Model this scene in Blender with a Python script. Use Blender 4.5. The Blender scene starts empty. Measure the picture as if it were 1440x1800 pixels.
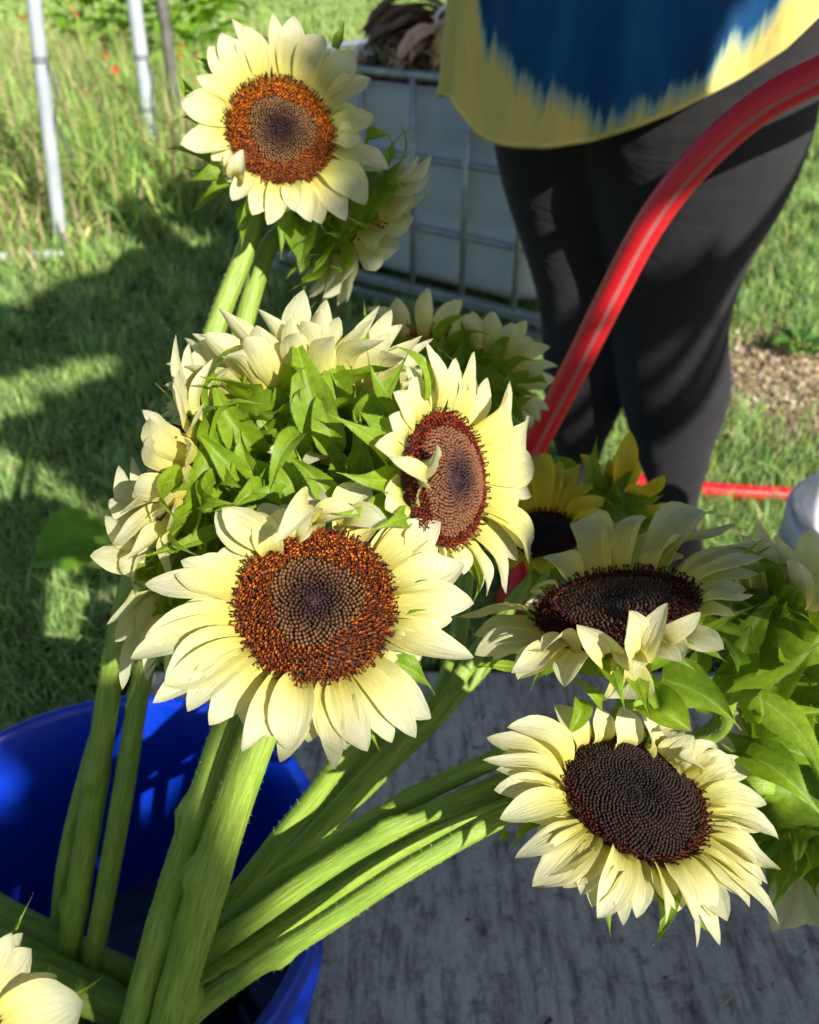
import bpy, bmesh, math, random
import numpy as np
from mathutils import Vector, Matrix

# ------------------------------------------------------------------ camera, world, sun, exposure
sc = bpy.context.scene
COL = sc.collection
rng = np.random.default_rng(7)
random.seed(7)
PITCH = math.radians(35.0)
F = 1444.0                                   # focal length in pixels of the 1440 x 1800 photograph
cam_d = bpy.data.cameras.new('camera')
cam = bpy.data.objects.new('camera', cam_d); COL.objects.link(cam)
cam.location = (0, 0, 1.0); cam.rotation_euler = (math.radians(90) - PITCH, 0, 0)
cam_d.sensor_fit = 'HORIZONTAL'; cam_d.sensor_width = 36.0
cam_d.lens = 36.0 * F / 1440.0
cam_d.clip_start = 0.02; cam_d.clip_end = 300
cam_d.dof.use_dof = True; cam_d.dof.focus_distance = 0.385; cam_d.dof.aperture_fstop = 13.0
sc.camera = cam
SUN = Vector((0.51, -0.68, 0.53)).normalized()
world = bpy.data.worlds.new('World'); sc.world = world; world.use_nodes = True
wn = world.node_tree
sky = wn.nodes.new('ShaderNodeTexSky'); sky.sky_type = 'NISHITA'; sky.sun_disc = False
sky.sun_elevation = math.asin(SUN.z); sky.sun_rotation = math.atan2(SUN.x, SUN.y)
wn.links.new(sky.outputs[0], wn.nodes['Background'].inputs[0])
wn.nodes['Background'].inputs[1].default_value = 0.068
sd = bpy.data.lights.new('sun', 'SUN'); sd.energy = 5.0; sd.angle = math.radians(0.53); sd.color = (1.0, 0.95, 0.86)
so = bpy.data.objects.new('sun', sd); COL.objects.link(so)
so.rotation_euler = (-SUN).to_track_quat('-Z', 'Y').to_euler(); so.location = SUN * 30
sc.view_settings.view_transform = 'Standard'; sc.view_settings.look = 'None'
sc.view_settings.gamma = 1.0; sc.view_settings.exposure = 0.74; sc.view_settings.use_curve_mapping = False
sc.render.engine = 'CYCLES'
sc.cycles.use_denoising = True; sc.cycles.max_bounces = 8; sc.cycles.transparent_max_bounces = 8

# ------------------------------------------------------------------ measuring helpers
RT = np.array([1.0, 0, 0]); UP = np.array([0, math.sin(PITCH), math.cos(PITCH)])
FW = np.array([0, math.cos(PITCH), -math.sin(PITCH)]); CP = np.array([0, 0, 1.0])
def ray(px, py): return FW + RT * (px - 720) / F + UP * (900 - py) / F
def P(px, py, d): return CP + ray(px, py) * d                 # point at depth d
def G(px, py, z=0.0):
    r = ray(px, py); return CP + r * ((z - 1.0) / r[2])       # point at height z
def V(px, py, Y):
    r = ray(px, py); return CP + r * (Y / r[1])               # point at distance Y ahead
def W(v):
    w = RT * v[0] + UP * v[1] - FW * v[2]; return w / np.linalg.norm(w)
def nrm(v): return v / (np.linalg.norm(v) + 1e-12)

# ------------------------------------------------------------------ materials
def mat(name, base=(.5, .5, .5), rough=.6, spec=.5):
    m = bpy.data.materials.new(name); m.use_nodes = True
    b = m.node_tree.nodes['Principled BSDF']
    b.inputs['Base Color'].default_value = (*base, 1); b.inputs['Roughness'].default_value = rough
    b.inputs['Specular IOR Level'].default_value = spec
    return m, m.node_tree, b
def node(t, kind, **kw):
    n = t.nodes.new(kind)
    for k, v in kw.items(): setattr(n, k, v)
    return n
def noise(t, scale, detail=4, rough=.6, vec=None, stretch=None, dist=0):
    n = node(t, 'ShaderNodeTexNoise'); n.inputs['Scale'].default_value = scale
    n.inputs['Detail'].default_value = detail; n.inputs['Roughness'].default_value = rough
    n.inputs['Distortion'].default_value = dist
    if vec is None:
        tc = node(t, 'ShaderNodeTexCoord'); vec = tc.outputs['Object']
    if stretch:
        mp = node(t, 'ShaderNodeMapping'); mp.inputs['Scale'].default_value = stretch
        t.links.new(vec, mp.inputs[0]); vec = mp.outputs[0]
    t.links.new(vec, n.inputs['Vector']); return n.outputs['Fac']
def ramp(t, fac, stops, interp='LINEAR'):
    r = node(t, 'ShaderNodeValToRGB'); cr = r.color_ramp; cr.interpolation = interp
    while len(cr.elements) < len(stops): cr.elements.new(.5)
    for e, (p, c) in zip(cr.elements, stops):
        e.position = p; e.color = (*c, 1) if len(c) == 3 else c
    t.links.new(fac, r.inputs[0]); return r.outputs[0]
def mix(t, a, b, fac, mode='MIX'):
    m = node(t, 'ShaderNodeMix', data_type='RGBA', blend_type=mode)
    for s, v in ((0, fac), (6, a), (7, b)):
        if isinstance(v, (int, float)): m.inputs[s].default_value = v
        elif isinstance(v, tuple): m.inputs[s].default_value = (*v, 1)
        else: t.links.new(v, m.inputs[s])
    return m.outputs[2]
def bump(t, b, h, strength=.3, dist=.001):
    n = node(t, 'ShaderNodeBump'); n.inputs['Strength'].default_value = strength
    n.inputs['Distance'].default_value = dist
    t.links.new(h, n.inputs['Height']); t.links.new(n.outputs[0], b.inputs['Normal']); return n.outputs[0]
def translucent(t, b, col, fac):
    tr = node(t, 'ShaderNodeBsdfTranslucent'); ms = node(t, 'ShaderNodeMixShader')
    if isinstance(col, tuple): tr.inputs[0].default_value = (*col, 1)
    else: t.links.new(col, tr.inputs[0])
    ms.inputs[0].default_value = fac
    out = t.nodes['Material Output']
    t.links.new(b.outputs[0], ms.inputs[1]); t.links.new(tr.outputs[0], ms.inputs[2])
    t.links.new(ms.outputs[0], out.inputs[0])
def uvxy(t):
    u = node(t, 'ShaderNodeUVMap'); s = node(t, 'ShaderNodeSeparateXYZ')
    t.links.new(u.outputs[0], s.inputs[0]); return u.outputs[0], s.outputs[0], s.outputs[1]

def petal_material(name, basec, midc, tipc, transc, tfac=.33):
    m, t, b = mat(name, rough=.55, spec=.3)
    uv, u, v = uvxy(t)
    c = ramp(t, v, [(0, basec), (.3, midc), (.75, tipc), (1, tuple(x * .96 for x in tipc))])
    oi = node(t, 'ShaderNodeObjectInfo')
    hv = ramp(t, oi.outputs['Random'], [(0, (.90, .93, .80)), (.5, (1, 1, 1)), (1, (.99, .95, .86))])
    c = mix(t, c, hv, .9, 'MULTIPLY')
    n = noise(t, 1, 3, .6, uv, (34, 2.2, 1))
    c = mix(t, c, ramp(t, n, [(.3, (.84, .83, .58)), (.58, (1, 1, 1))]), .7, 'MULTIPLY')
    sp = noise(t, 900, 2, .5)
    c = mix(t, c, ramp(t, sp, [(.22, (.72, .66, .42)), (.27, (1, 1, 1))]), .5, 'MULTIPLY')
    t.links.new(c, b.inputs['Base Color'])
    bn = bump(t, b, n, .9, .0008)
    tc = mix(t, c, transc, .6)
    translucent(t, b, tc, tfac)
    return m
M = {}
M['petal'] = petal_material('pale_petal', (.78, .68, .12), (.81, .76, .30), (.84, .83, .60), (.90, .84, .26), .42)
M['petal_yellow'] = petal_material('yellow_petal', (.80, .52, .02), (.88, .68, .03), (.88, .74, .06), (.8, .55, .02), .25)

def leaf_material(name, c1, c2, vein, trans, tfac=.3, sc_=240):
    m, t, b = mat(name, rough=.5, spec=.35)
    uv, u, v = uvxy(t)
    n = noise(t, sc_, 4, .6)
    c = ramp(t, n, [(.3, c1), (.7, c2)])
    oi = node(t, 'ShaderNodeObjectInfo')
    c = mix(t, c, ramp(t, oi.outputs['Random'], [(0, (.75, .85, .8)), (1, (1.1, 1.05, .9))]), .8, 'MULTIPLY')
    # midrib and tip
    mb = node(t, 'ShaderNodeMath', operation='SUBTRACT'); t.links.new(u, mb.inputs[0]); mb.inputs[1].default_value = .5
    ab = node(t, 'ShaderNodeMath', operation='ABSOLUTE'); t.links.new(mb.outputs[0], ab.inputs[0])
    vm = ramp(t, ab.outputs[0], [(0, (1, 1, 1)), (.045, (0, 0, 0))])
    c = mix(t, c, vein, vm)
    tp = ramp(t, v, [(.93, (0, 0, 0)), (.985, (1, 1, 1))])
    c = mix(t, c, (.28, .13, .10), tp)
    t.links.new(c, b.inputs['Base Color'])
    n2 = noise(t, 600, 3, .6); bump(t, b, n2, .35, .0006)
    translucent(t, b, mix(t, c, trans, .5), tfac)
    return m
M['bract'] = leaf_material('bract_green', (.15, .245, .012), (.26, .39, .022), (.30, .43, .08), (.42, .60, .02), .40)
M['leaf'] = leaf_material('leaf_green', (.06, .16, .02), (.10, .24, .04), (.2, .36, .10), (.2, .4, .03), .2, 90)
M['leaf_bright'] = leaf_material('bright_leaf', (.14, .30, .015), (.22, .42, .02), (.3, .5, .05), (.35, .6, .02), .35, 60)

def stem_material(name, c1, c2):
    m, t, b = mat(name, rough=.42, spec=.4)
    uv, u, v = uvxy(t)
    n = noise(t, 1, 4, .65, uv, (16, 5, 1))
    c = ramp(t, n, [(.3, c1), (.55, tuple((a + d) / 2 for a, d in zip(c1, c2))), (.75, c2)])
    sc2 = ramp(t, noise(t, 1, 5, .75, uv, (9, 14, 1)), [(.30, (.62, .55, .45)), (.38, (1, 1, 1))]); c = mix(t, c, sc2, .8, 'MULTIPLY')
    n3 = noise(t, 9, 2, .5)
    c = mix(t, c, ramp(t, n3, [(.3, (.82, .9, .85)), (.7, (1.05, 1.02, .9))]), .7, 'MULTIPLY')
    t.links.new(c, b.inputs['Base Color'])
    n2 = noise(t, 1, 3, .6, uv, (30, 12, 1))
    bump(t, b, n2, .6, .0011)
    b.inputs['Subsurface Weight'].default_value = .12
    b.inputs['Subsurface Radius'].default_value = (.004, .008, .001)
    b.inputs['Subsurface Scale'].default_value = .5
    return m
M['stem'] = stem_material('stem_green', (.13, .25, .022), (.42, .52, .09))
M['hair'] = mat('plant_hair', (.34, .48, .14), .6)[0]

def vcol_material(name, rough=.55, spec=.4, trans=0):
    m, t, b = mat(name, rough=rough, spec=spec)
    a = node(t, 'ShaderNodeVertexColor', layer_name='Col')
    t.links.new(a.outputs[0], b.inputs['Base Color'])
    if trans: translucent(t, b, mix(t, a.outputs[0], (.25, .4, .04), .3), trans)
    return m
M['floret'] = vcol_material('floret', .6, .25)
M['grass'] = vcol_material('grass_blades', .5, .3, .3)
M['weed'] = vcol_material('weed_blades', .55, .3, .3)
M['dry'] = vcol_material('dry_plant_debris', .8, .2)
M['disc'] = mat('disc_brown', (.045, .016, .008), .8)[0]

# ------------------------------------------------------------------ mesh helpers
def mesh_np(name, v, f, uv=None, col=None, smooth=True):
    """v (n,3); f list of tuples or an (m,k) array; uv per vertex; col per vertex"""
    me = bpy.data.meshes.new(name)
    v = np.asarray(v, np.float32)
    if isinstance(f, np.ndarray):
        k = f.shape[1]; loops = f.reshape(-1).astype(np.int32); tot = np.full(len(f), k, np.int32)
    else:
        tot = np.array([len(q) for q in f], np.int32); loops = np.concatenate([np.asarray(q, np.int32) for q in f])
    me.vertices.add(len(v)); me.vertices.foreach_set('co', v.reshape(-1))
    me.loops.add(len(loops)); me.loops.foreach_set('vertex_index', loops)
    me.polygons.add(len(tot)); st = np.concatenate([[0], np.cumsum(tot)[:-1]]).astype(np.int32)
    me.polygons.foreach_set('loop_start', st); me.polygons.foreach_set('loop_total', tot)
    me.polygons.foreach_set('use_smooth', np.full(len(tot), smooth, bool))
    if uv is not None:
        l = me.uv_layers.new(name='UVMap'); l.data.foreach_set('uv', np.asarray(uv, np.float32)[loops].reshape(-1))
    if col is not None:
        a = me.color_attributes.new('Col', 'FLOAT_COLOR', 'POINT')
        c4 = np.ones((len(v), 4), np.float32); c4[:, :3] = col; a.data.foreach_set('color', c4.reshape(-1))
    me.update(calc_edges=True); me.validate()
    return me
def link(name, me, m=None, parent=None, loc=(0, 0, 0)):
    o = bpy.data.objects.new(name, me); COL.objects.link(o)
    if m is not None and me is not None and not me.materials: me.materials.append(m)
    o.location = tuple(float(q) for q in loc)
    if parent is not None: o.parent = parent
    return o
def tag(o, label=None, cat=None, group=None, kind=None):
    for k, q in (('label', label), ('category', cat), ('group', group), ('kind', kind)):
        if q: o[k] = q
    return o
def thing(name, label, cat, loc, group=None):
    return tag(link(name, None, loc=loc), label, cat, group)
def grid_faces(nr, nc, wrap=False):
    f = []
    for i in range(nr - 1):
        for j in range(nc if wrap else nc - 1):
            k = (j + 1) % nc
            f.append((i * nc + j, i * nc + k, (i + 1) * nc + k, (i + 1) * nc + j))
    return f
def spline(pts, n):
    pts = np.asarray(pts, float); d = np.r_[0, np.cumsum(np.linalg.norm(np.diff(pts[:, :3], axis=0), axis=1))]
    t = np.linspace(0, d[-1], n); m = len(pts); out = np.zeros((n, pts.shape[1]))
    tan = np.zeros_like(pts)
    for i in range(m):
        a, b = max(i - 1, 0), min(i + 1, m - 1); tan[i] = (pts[b] - pts[a]) / (d[b] - d[a] + 1e-9)
    for k, s in enumerate(t):
        i = min(max(np.searchsorted(d, s) - 1, 0), m - 2); h = d[i + 1] - d[i] + 1e-9; q = (s - d[i]) / h
        out[k] = ((2*q**3-3*q**2+1)*pts[i] + (q**3-2*q**2+q)*h*tan[i] + (-2*q**3+3*q**2)*pts[i+1] + (q**3-q**2)*h*tan[i+1])
    return out
def tube(pts, rad, ns=12, n=None, profile=None, cap=True, origin=(0, 0, 0)):
    """tube along pts; returns v,f,uv"""
    pts = np.asarray(pts, float)
    if np.isscalar(rad): rad = np.full(len(pts), rad)
    pr = np.c_[pts, rad]
    if n: pr = spline(pr, n)
    p, r = pr[:, :3] - np.asarray(origin), pr[:, 3]
    T = np.gradient(p, axis=0); T /= np.linalg.norm(T, axis=1)[:, None] + 1e-12
    u = np.cross(T[0], [0, 0, 1.]);
    if np.linalg.norm(u) < .1: u = np.cross(T[0], [1., 0, 0])
    u = nrm(u); vs = []; uv = []; L = 0
    for i in range(len(p)):
        u = nrm(u - T[i] * u.dot(T[i])); w = np.cross(T[i], u)
        if i: L += np.linalg.norm(p[i] - p[i-1])
        for k in range(ns):
            a = 2 * math.pi * k / ns; q = r[i] * (1 + (profile(a, L) if profile else 0))
            vs.append(p[i] + (u * math.cos(a) + w * math.sin(a)) * q); uv.append((k / ns, L * 8))
    f = grid_faces(len(p), ns, True)
    if cap:
        f.append(tuple(range(ns))[::-1]); f.append(tuple(range((len(p) - 1) * ns, len(p) * ns)))
    return np.array(vs), f, np.array(uv)
def merge(parts):
    V_, F_, U_ = [], [], []; o = 0
    for p in parts:
        V_.append(p[0]); F_ += [tuple(i + o for i in q) for q in p[1]]; o += len(p[0])
        U_.append(p[2] if len(p) > 2 else np.zeros((len(p[0]), 2)))
    return np.concatenate(V_), F_, np.concatenate(U_)
def box(cx, cy, cz, sx, sy, sz, ax=None):
    A = np.eye(3) if ax is None else np.array(ax)
    v = np.array([[x, y, z] for x in (-.5, .5) for y in (-.5, .5) for z in (-.5, .5)]) * [sx, sy, sz] @ A + [cx, cy, cz]
    return v, [(0, 1, 3, 2), (4, 6, 7, 5), (0, 4, 5, 1), (2, 3, 7, 6), (0, 2, 6, 4), (1, 5, 7, 3)], np.zeros((8, 2))
def bevel(o, w=.003, seg=2):
    b = o.modifiers.new('bevel', 'BEVEL'); b.width = w; b.segments = seg; b.limit_method = 'ANGLE'; return o

# ------------------------------------------------------------------ petals, bracts, discs
def blade(B, T, n, w, bow=.12, curl=0., sway=0., twist=0., roll=0., cup=.3, ridge=.05, kind='petal', nr=13, nc=9, hook=0., ruffle=.06, rs=None):
    rs = rs or random
    ch = T - B; L = np.linalg.norm(ch); e = ch / L
    n = nrm(n - e * n.dot(e)); s = np.cross(e, n)
    ph1, ph2 = rs.uniform(0, 6.3), rs.uniform(0, 6.3)
    ts = np.linspace(0, 1, nr)
    if kind == 'petal': ts = np.r_[ts[:-3], .90, .955, .99, 1.0]
    c = []
    for t in ts:
        h = bow * math.sin(math.pi * t ** .8) + curl * math.sin(2 * math.pi * t) + hook * (t ** 3 - t) * 1.5
        c.append(B + ch * t + n * h * L + s * sway * L * math.sin(math.pi * t))
    c = np.array(c); tg = np.gradient(c, axis=0)
    vs, uv = [], []
    for i, t in enumerate(ts):
        tt = nrm(tg[i]); sn = nrm(s - tt * s.dot(tt)); nn = np.cross(sn, tt)
        a = roll + twist * t; s2 = sn * math.cos(a) + nn * math.sin(a); n2 = -sn * math.sin(a) + nn * math.cos(a)
        if kind == 'petal':
            if t < .5: pf = .50 + .50 * math.sin(math.pi / 2 * t / .5)
            else: pf = max(1 - ((t - .5) / .5) ** 2.0, 0) ** .84
            pf = max(pf, .02)
        elif kind == 'leaf':
            pf = math.sin(math.pi * t ** .62) ** .9 if 0 < t < 1 else .03
            pf = max(pf, .03)
        else:
            if t < .28: pf = .72 + .28 * math.sin(math.pi / 2 * t / .28)
            else: pf = max((1 - (t - .28) / .72), 0) ** 1.55 * .96 + .04 * (1 - t)
            pf = max(pf, .015)
        hw = w / 2 * pf
        for j in range(nc):
            q = -1 + 2 * j / (nc - 1)
            up = cup * q * q * hw + (ridge * hw * (1 if j % 2 else -1) * (1 - abs(q) ** 4) * math.sin(math.pi * min(t * 1.1, 1)) if kind == 'petal' else -ridge * hw * math.exp(-(q * 4) ** 2))
            up += ruffle * w * q * abs(q) * math.sin(t * 8 + ph1 + (0 if q > 0 else ph2)) * math.sin(math.pi * t)
            vs.append(c[i] + s2 * hw * q * (1 - .12 * cup * q * q) + n2 * up); uv.append((j / (nc - 1), t))
    return np.array(vs), grid_faces(len(ts), nc), np.array(uv)
def edge_hairs(v, nr, nc, step=.0006, ln=.0009):
    out = []
    for side in (0, nc - 1):
        e = v.reshape(nr, nc, 3)[:, side]; inn = v.reshape(nr, nc, 3)[:, nc // 2]
        for i in range(nr - 1):
            k = max(1, int(np.linalg.norm(e[i+1] - e[i]) / step))
            for m_ in range(k):
                q = m_ / k + random.random() / k; p = e[i] * (1-q) + e[i+1] * q; d = nrm(p - inn[i] + 1e-9)
                g = nrm(e[i+1] - e[i]); a = nrm(d + g * random.uniform(-.2, .7) + rng.normal(size=3) * .25) * ln * random.uniform(.5, 1.3)
                out.append((p, p + g * .00010, p + a))
    if not out: return None
    V_ = np.array(out).reshape(-1, 3); return V_, np.arange(len(V_)).reshape(-1, 3)

def make_bract(root, o, B, T, n, w, hairs=True, name='bract', m='bract', **kw):
    nr = kw.pop('nr', 14); nc = 7
    v, f, uv = blade(B, T, n, w, kind=kw.pop('kind', 'bract'), nr=nr, nc=nc, **kw)
    ob = link(name, mesh_np(name, v - o, f, uv), M[m], root)
    if hairs:
        h = edge_hairs(v - o, nr, nc)
        if h is not None:
            ho = link('edge_hairs', mesh_np('edge_hairs', h[0], h[1], smooth=False), M['hair'], ob); ho['kind'] = 'stuff'
    return ob

def florets(R, N, inner, dome, style):
    """returns v, f, col for a head of florets in local frame (z = outwards)"""
    Vs, Fs, Cs = [], [], []; off = 0
    s = R * math.sqrt(math.pi / N)
    g = np.random.default_rng(int(R * 1e6) + N)
    def add(v, f, c):
        nonlocal off
        Vs.append(v); Fs.extend([tuple(i + off for i in q) for q in f]); Cs.append(c); off += len(v)
    for k in range(N):
        q = math.sqrt((k + .5) / N); a = k * 2.399963; r = q * R
        z = dome * (1 - q ** 2.4) - dome * .35 * math.exp(-(q / .22) ** 2)
        er = np.array([math.cos(a), math.sin(a), 0]); et = np.array([-er[1], er[0], 0]); ez = np.array([0, 0, 1.])
        p = er * r + ez * z + g.normal(0, s * .09, 3)
        ax = nrm(ez + er * (.25 * q + g.normal(0, .08)) + et * g.normal(0, .08))
        x = nrm(np.cross(ax, et) * -1); y = np.cross(ax, x)
        ring = inner + .05 * math.sin(3 * a + 1) + g.normal(0, .012)
        if q < ring:      # closed bud
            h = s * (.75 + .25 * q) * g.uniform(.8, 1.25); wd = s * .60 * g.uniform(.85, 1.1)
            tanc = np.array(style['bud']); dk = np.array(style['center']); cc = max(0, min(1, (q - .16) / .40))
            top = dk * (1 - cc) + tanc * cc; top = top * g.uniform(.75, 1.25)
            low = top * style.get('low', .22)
            v = [p]
            for m_ in range(5): b = m_ * 1.2566 + .3; v.append(p + (x * math.cos(b) + y * math.sin(b)) * wd)
            for m_ in range(5): b = m_ * 1.2566 + .3; v.append(p + ax * h * .7 + (x * math.cos(b) + y * math.sin(b)) * wd * .72)
            v.append(p + ax * h + x * -s * .12)
            f = [(1+m_, 1+(m_+1) % 5, 6+(m_+1) % 5, 6+m_) for m_ in range(5)] + [(6+m_, 6+(m_+1) % 5, 11) for m_ in range(5)]
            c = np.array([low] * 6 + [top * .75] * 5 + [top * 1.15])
            add(np.array(v), f, c)
            if cc < .5 and style.get('spiky', 1):
                t0 = p + ax * h; t1 = t0 + (ax + er * -.5 + g.normal(0, .3, 3)) * s * .7
                add(np.array([t0 - y * s * .1, t0 + y * s * .1, t1]), [(0, 1, 2)], np.array([top * .5, top * .5, top * 1.6]))
        else:
            oq = (q - ring) / max(1 - ring, .05)
            h = s * g.uniform(1.0, 1.6); wd = s * .34
            oc = np.array(style['open']) * g.uniform(.6, 1.25); oc2 = np.array(style['open2']) * g.uniform(.8, 1.2)
            if g.random() < .3: oc = oc2
            v = []
            for hh, ww in ((0, .8), (.65, 1.05), (1, 1.35)):
                for m_ in range(5): b = m_ * 1.2566; v.append(p + ax * h * hh + (x * math.cos(b) + y * math.sin(b)) * wd * ww * (1 + (.3 if hh == 1 and m_ % 2 else 0)))
            f = [(i*5+m_, i*5+(m_+1) % 5, (i+1)*5+(m_+1) % 5, (i+1)*5+m_) for i in range(2) for m_ in range(5)]
            c = np.array([oc * .5] * 5 + [oc] * 5 + [oc * 1.05] * 5)
            add(np.array(v), f, c)
            # anther tube with curled dark stigma
            edge = oq > .72
            dark = np.array(style['dark']) * g.uniform(.6, 1.6)
            prob = style.get('hook', .75)
            if g.random() < prob or edge:
                ln = s * (g.uniform(1.5, 2.5) if edge else g.uniform(.6, 1.1)); lean = er * (.75 * oq if edge else .15) + g.normal(0, .28, 3)
                d1 = nrm(ax + lean); t0 = p + ax * h * .6; t1 = t0 + d1 * ln; sd_ = nrm(np.cross(d1, g.normal(size=3)))
                t2 = t1 + nrm(d1 * .3 + sd_) * s * .42; t3 = t2 + nrm(sd_ * .5 - d1 * .8) * s * .42
                path = [t0, t1, t2, t3]; rr = [s * .14, s * .20, s * .19, s * .09]
                vv, ff, _ = tube(path, rr, 4, cap=False)
                cc_ = np.repeat(np.array([oc * .7, dark, dark, dark * 1.5]), 4, axis=0)
                add(vv, ff, cc_)
                if edge and g.random() < .6:
                    t2 = t1 + nrm(d1 * .3 - sd_) * s * .34; t3 = t2 + nrm(-sd_ * .5 - d1 * .8) * s * .3
                    vv, ff, _ = tube([t1, t2, t3], [s*.15, s*.15, s*.06], 4, cap=False); add(vv, ff, np.repeat(np.array([dark] * 3), 4, axis=0))
    return np.concatenate(Vs), Fs, np.concatenate(Cs)

STY1 = dict(bud=(.17, .080, .030), center=(.030, .010, .012), open=(.50, .15, .018), open2=(.42, .085, .014), dark=(.045, .008, .010))
STY_DARK = dict(bud=(.024, .011, .008), center=(.005, .004, .005), low=.5, open=(.11, .018, .010), open2=(.10, .03, .012), dark=(.03, .006, .008), hook=.5)
STY_RED = dict(bud=(.21, .085, .038), center=(.03, .012, .02), open=(.34, .05, .014), open2=(.28, .03, .012), dark=(.035, .008, .008), hook=.9)

def stem_obj(root, o, pts, rads, seed=0, nodes=(), hairs=True, name='stem'):
    rs = random.Random(seed); ph = rs.uniform(0, 6)
    def prof(a, L): 
        r = .035 * math.cos(5 * a + ph) + .02 * math.cos(9 * a + L * 3 + ph) + .012 * math.sin(L * 40 + ph)
        for (nl, na) in nodes:
            r += .5 * math.exp(-((L - nl) / .0075) ** 2) * max(0, math.cos(a - na)) ** 4 + .06 * math.exp(-((L - nl) / .012) ** 2)
        return r
    Ltot = np.sum(np.linalg.norm(np.diff(np.asarray(pts), axis=0), axis=1))
    v, f, uv = tube(pts, rads, 24, int(max(30, Ltot / .006)), prof, True, o)
    uv[:, 0] = np.where(uv[:, 0] > .5, 1 - uv[:, 0], uv[:, 0]) * 2 + seed * .37
    s_ = link(name, mesh_np(name, v, f, uv), M['stem'], root)
    if hairs:
        k = int(Ltot * 12000); idx = rng.integers(0, len(v) - 25, k)
        nrw = len(v) // 24; rc = v.reshape(nrw, 24, 3).mean(1)
        p = v[idx] + (v[idx + 1] - v[idx]) * rng.random((k, 1)) * (np.linalg.norm(v[idx+1]-v[idx], axis=1) < .02)[:, None]
        d = p - rc[idx // 24]; d /= np.linalg.norm(d, axis=1)[:, None] + 1e-9
        tip = p + (d + rng.normal(0, .35, (k, 3))) * rng.uniform(.0005, .0015, (k, 1))
        g_ = np.cross(d, rng.normal(size=(k, 3))); g_ /= np.linalg.norm(g_, axis=1)[:, None]
        hv = np.stack([p - d * .0004, p + g_ * .00007, tip], 1).reshape(-1, 3)
        ho = link('stem_hairs', mesh_np('stem_hairs', hv, np.arange(len(hv)).reshape(-1, 3), smooth=False), M['hair'], s_); ho['kind'] = 'stuff'
    return s_

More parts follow.
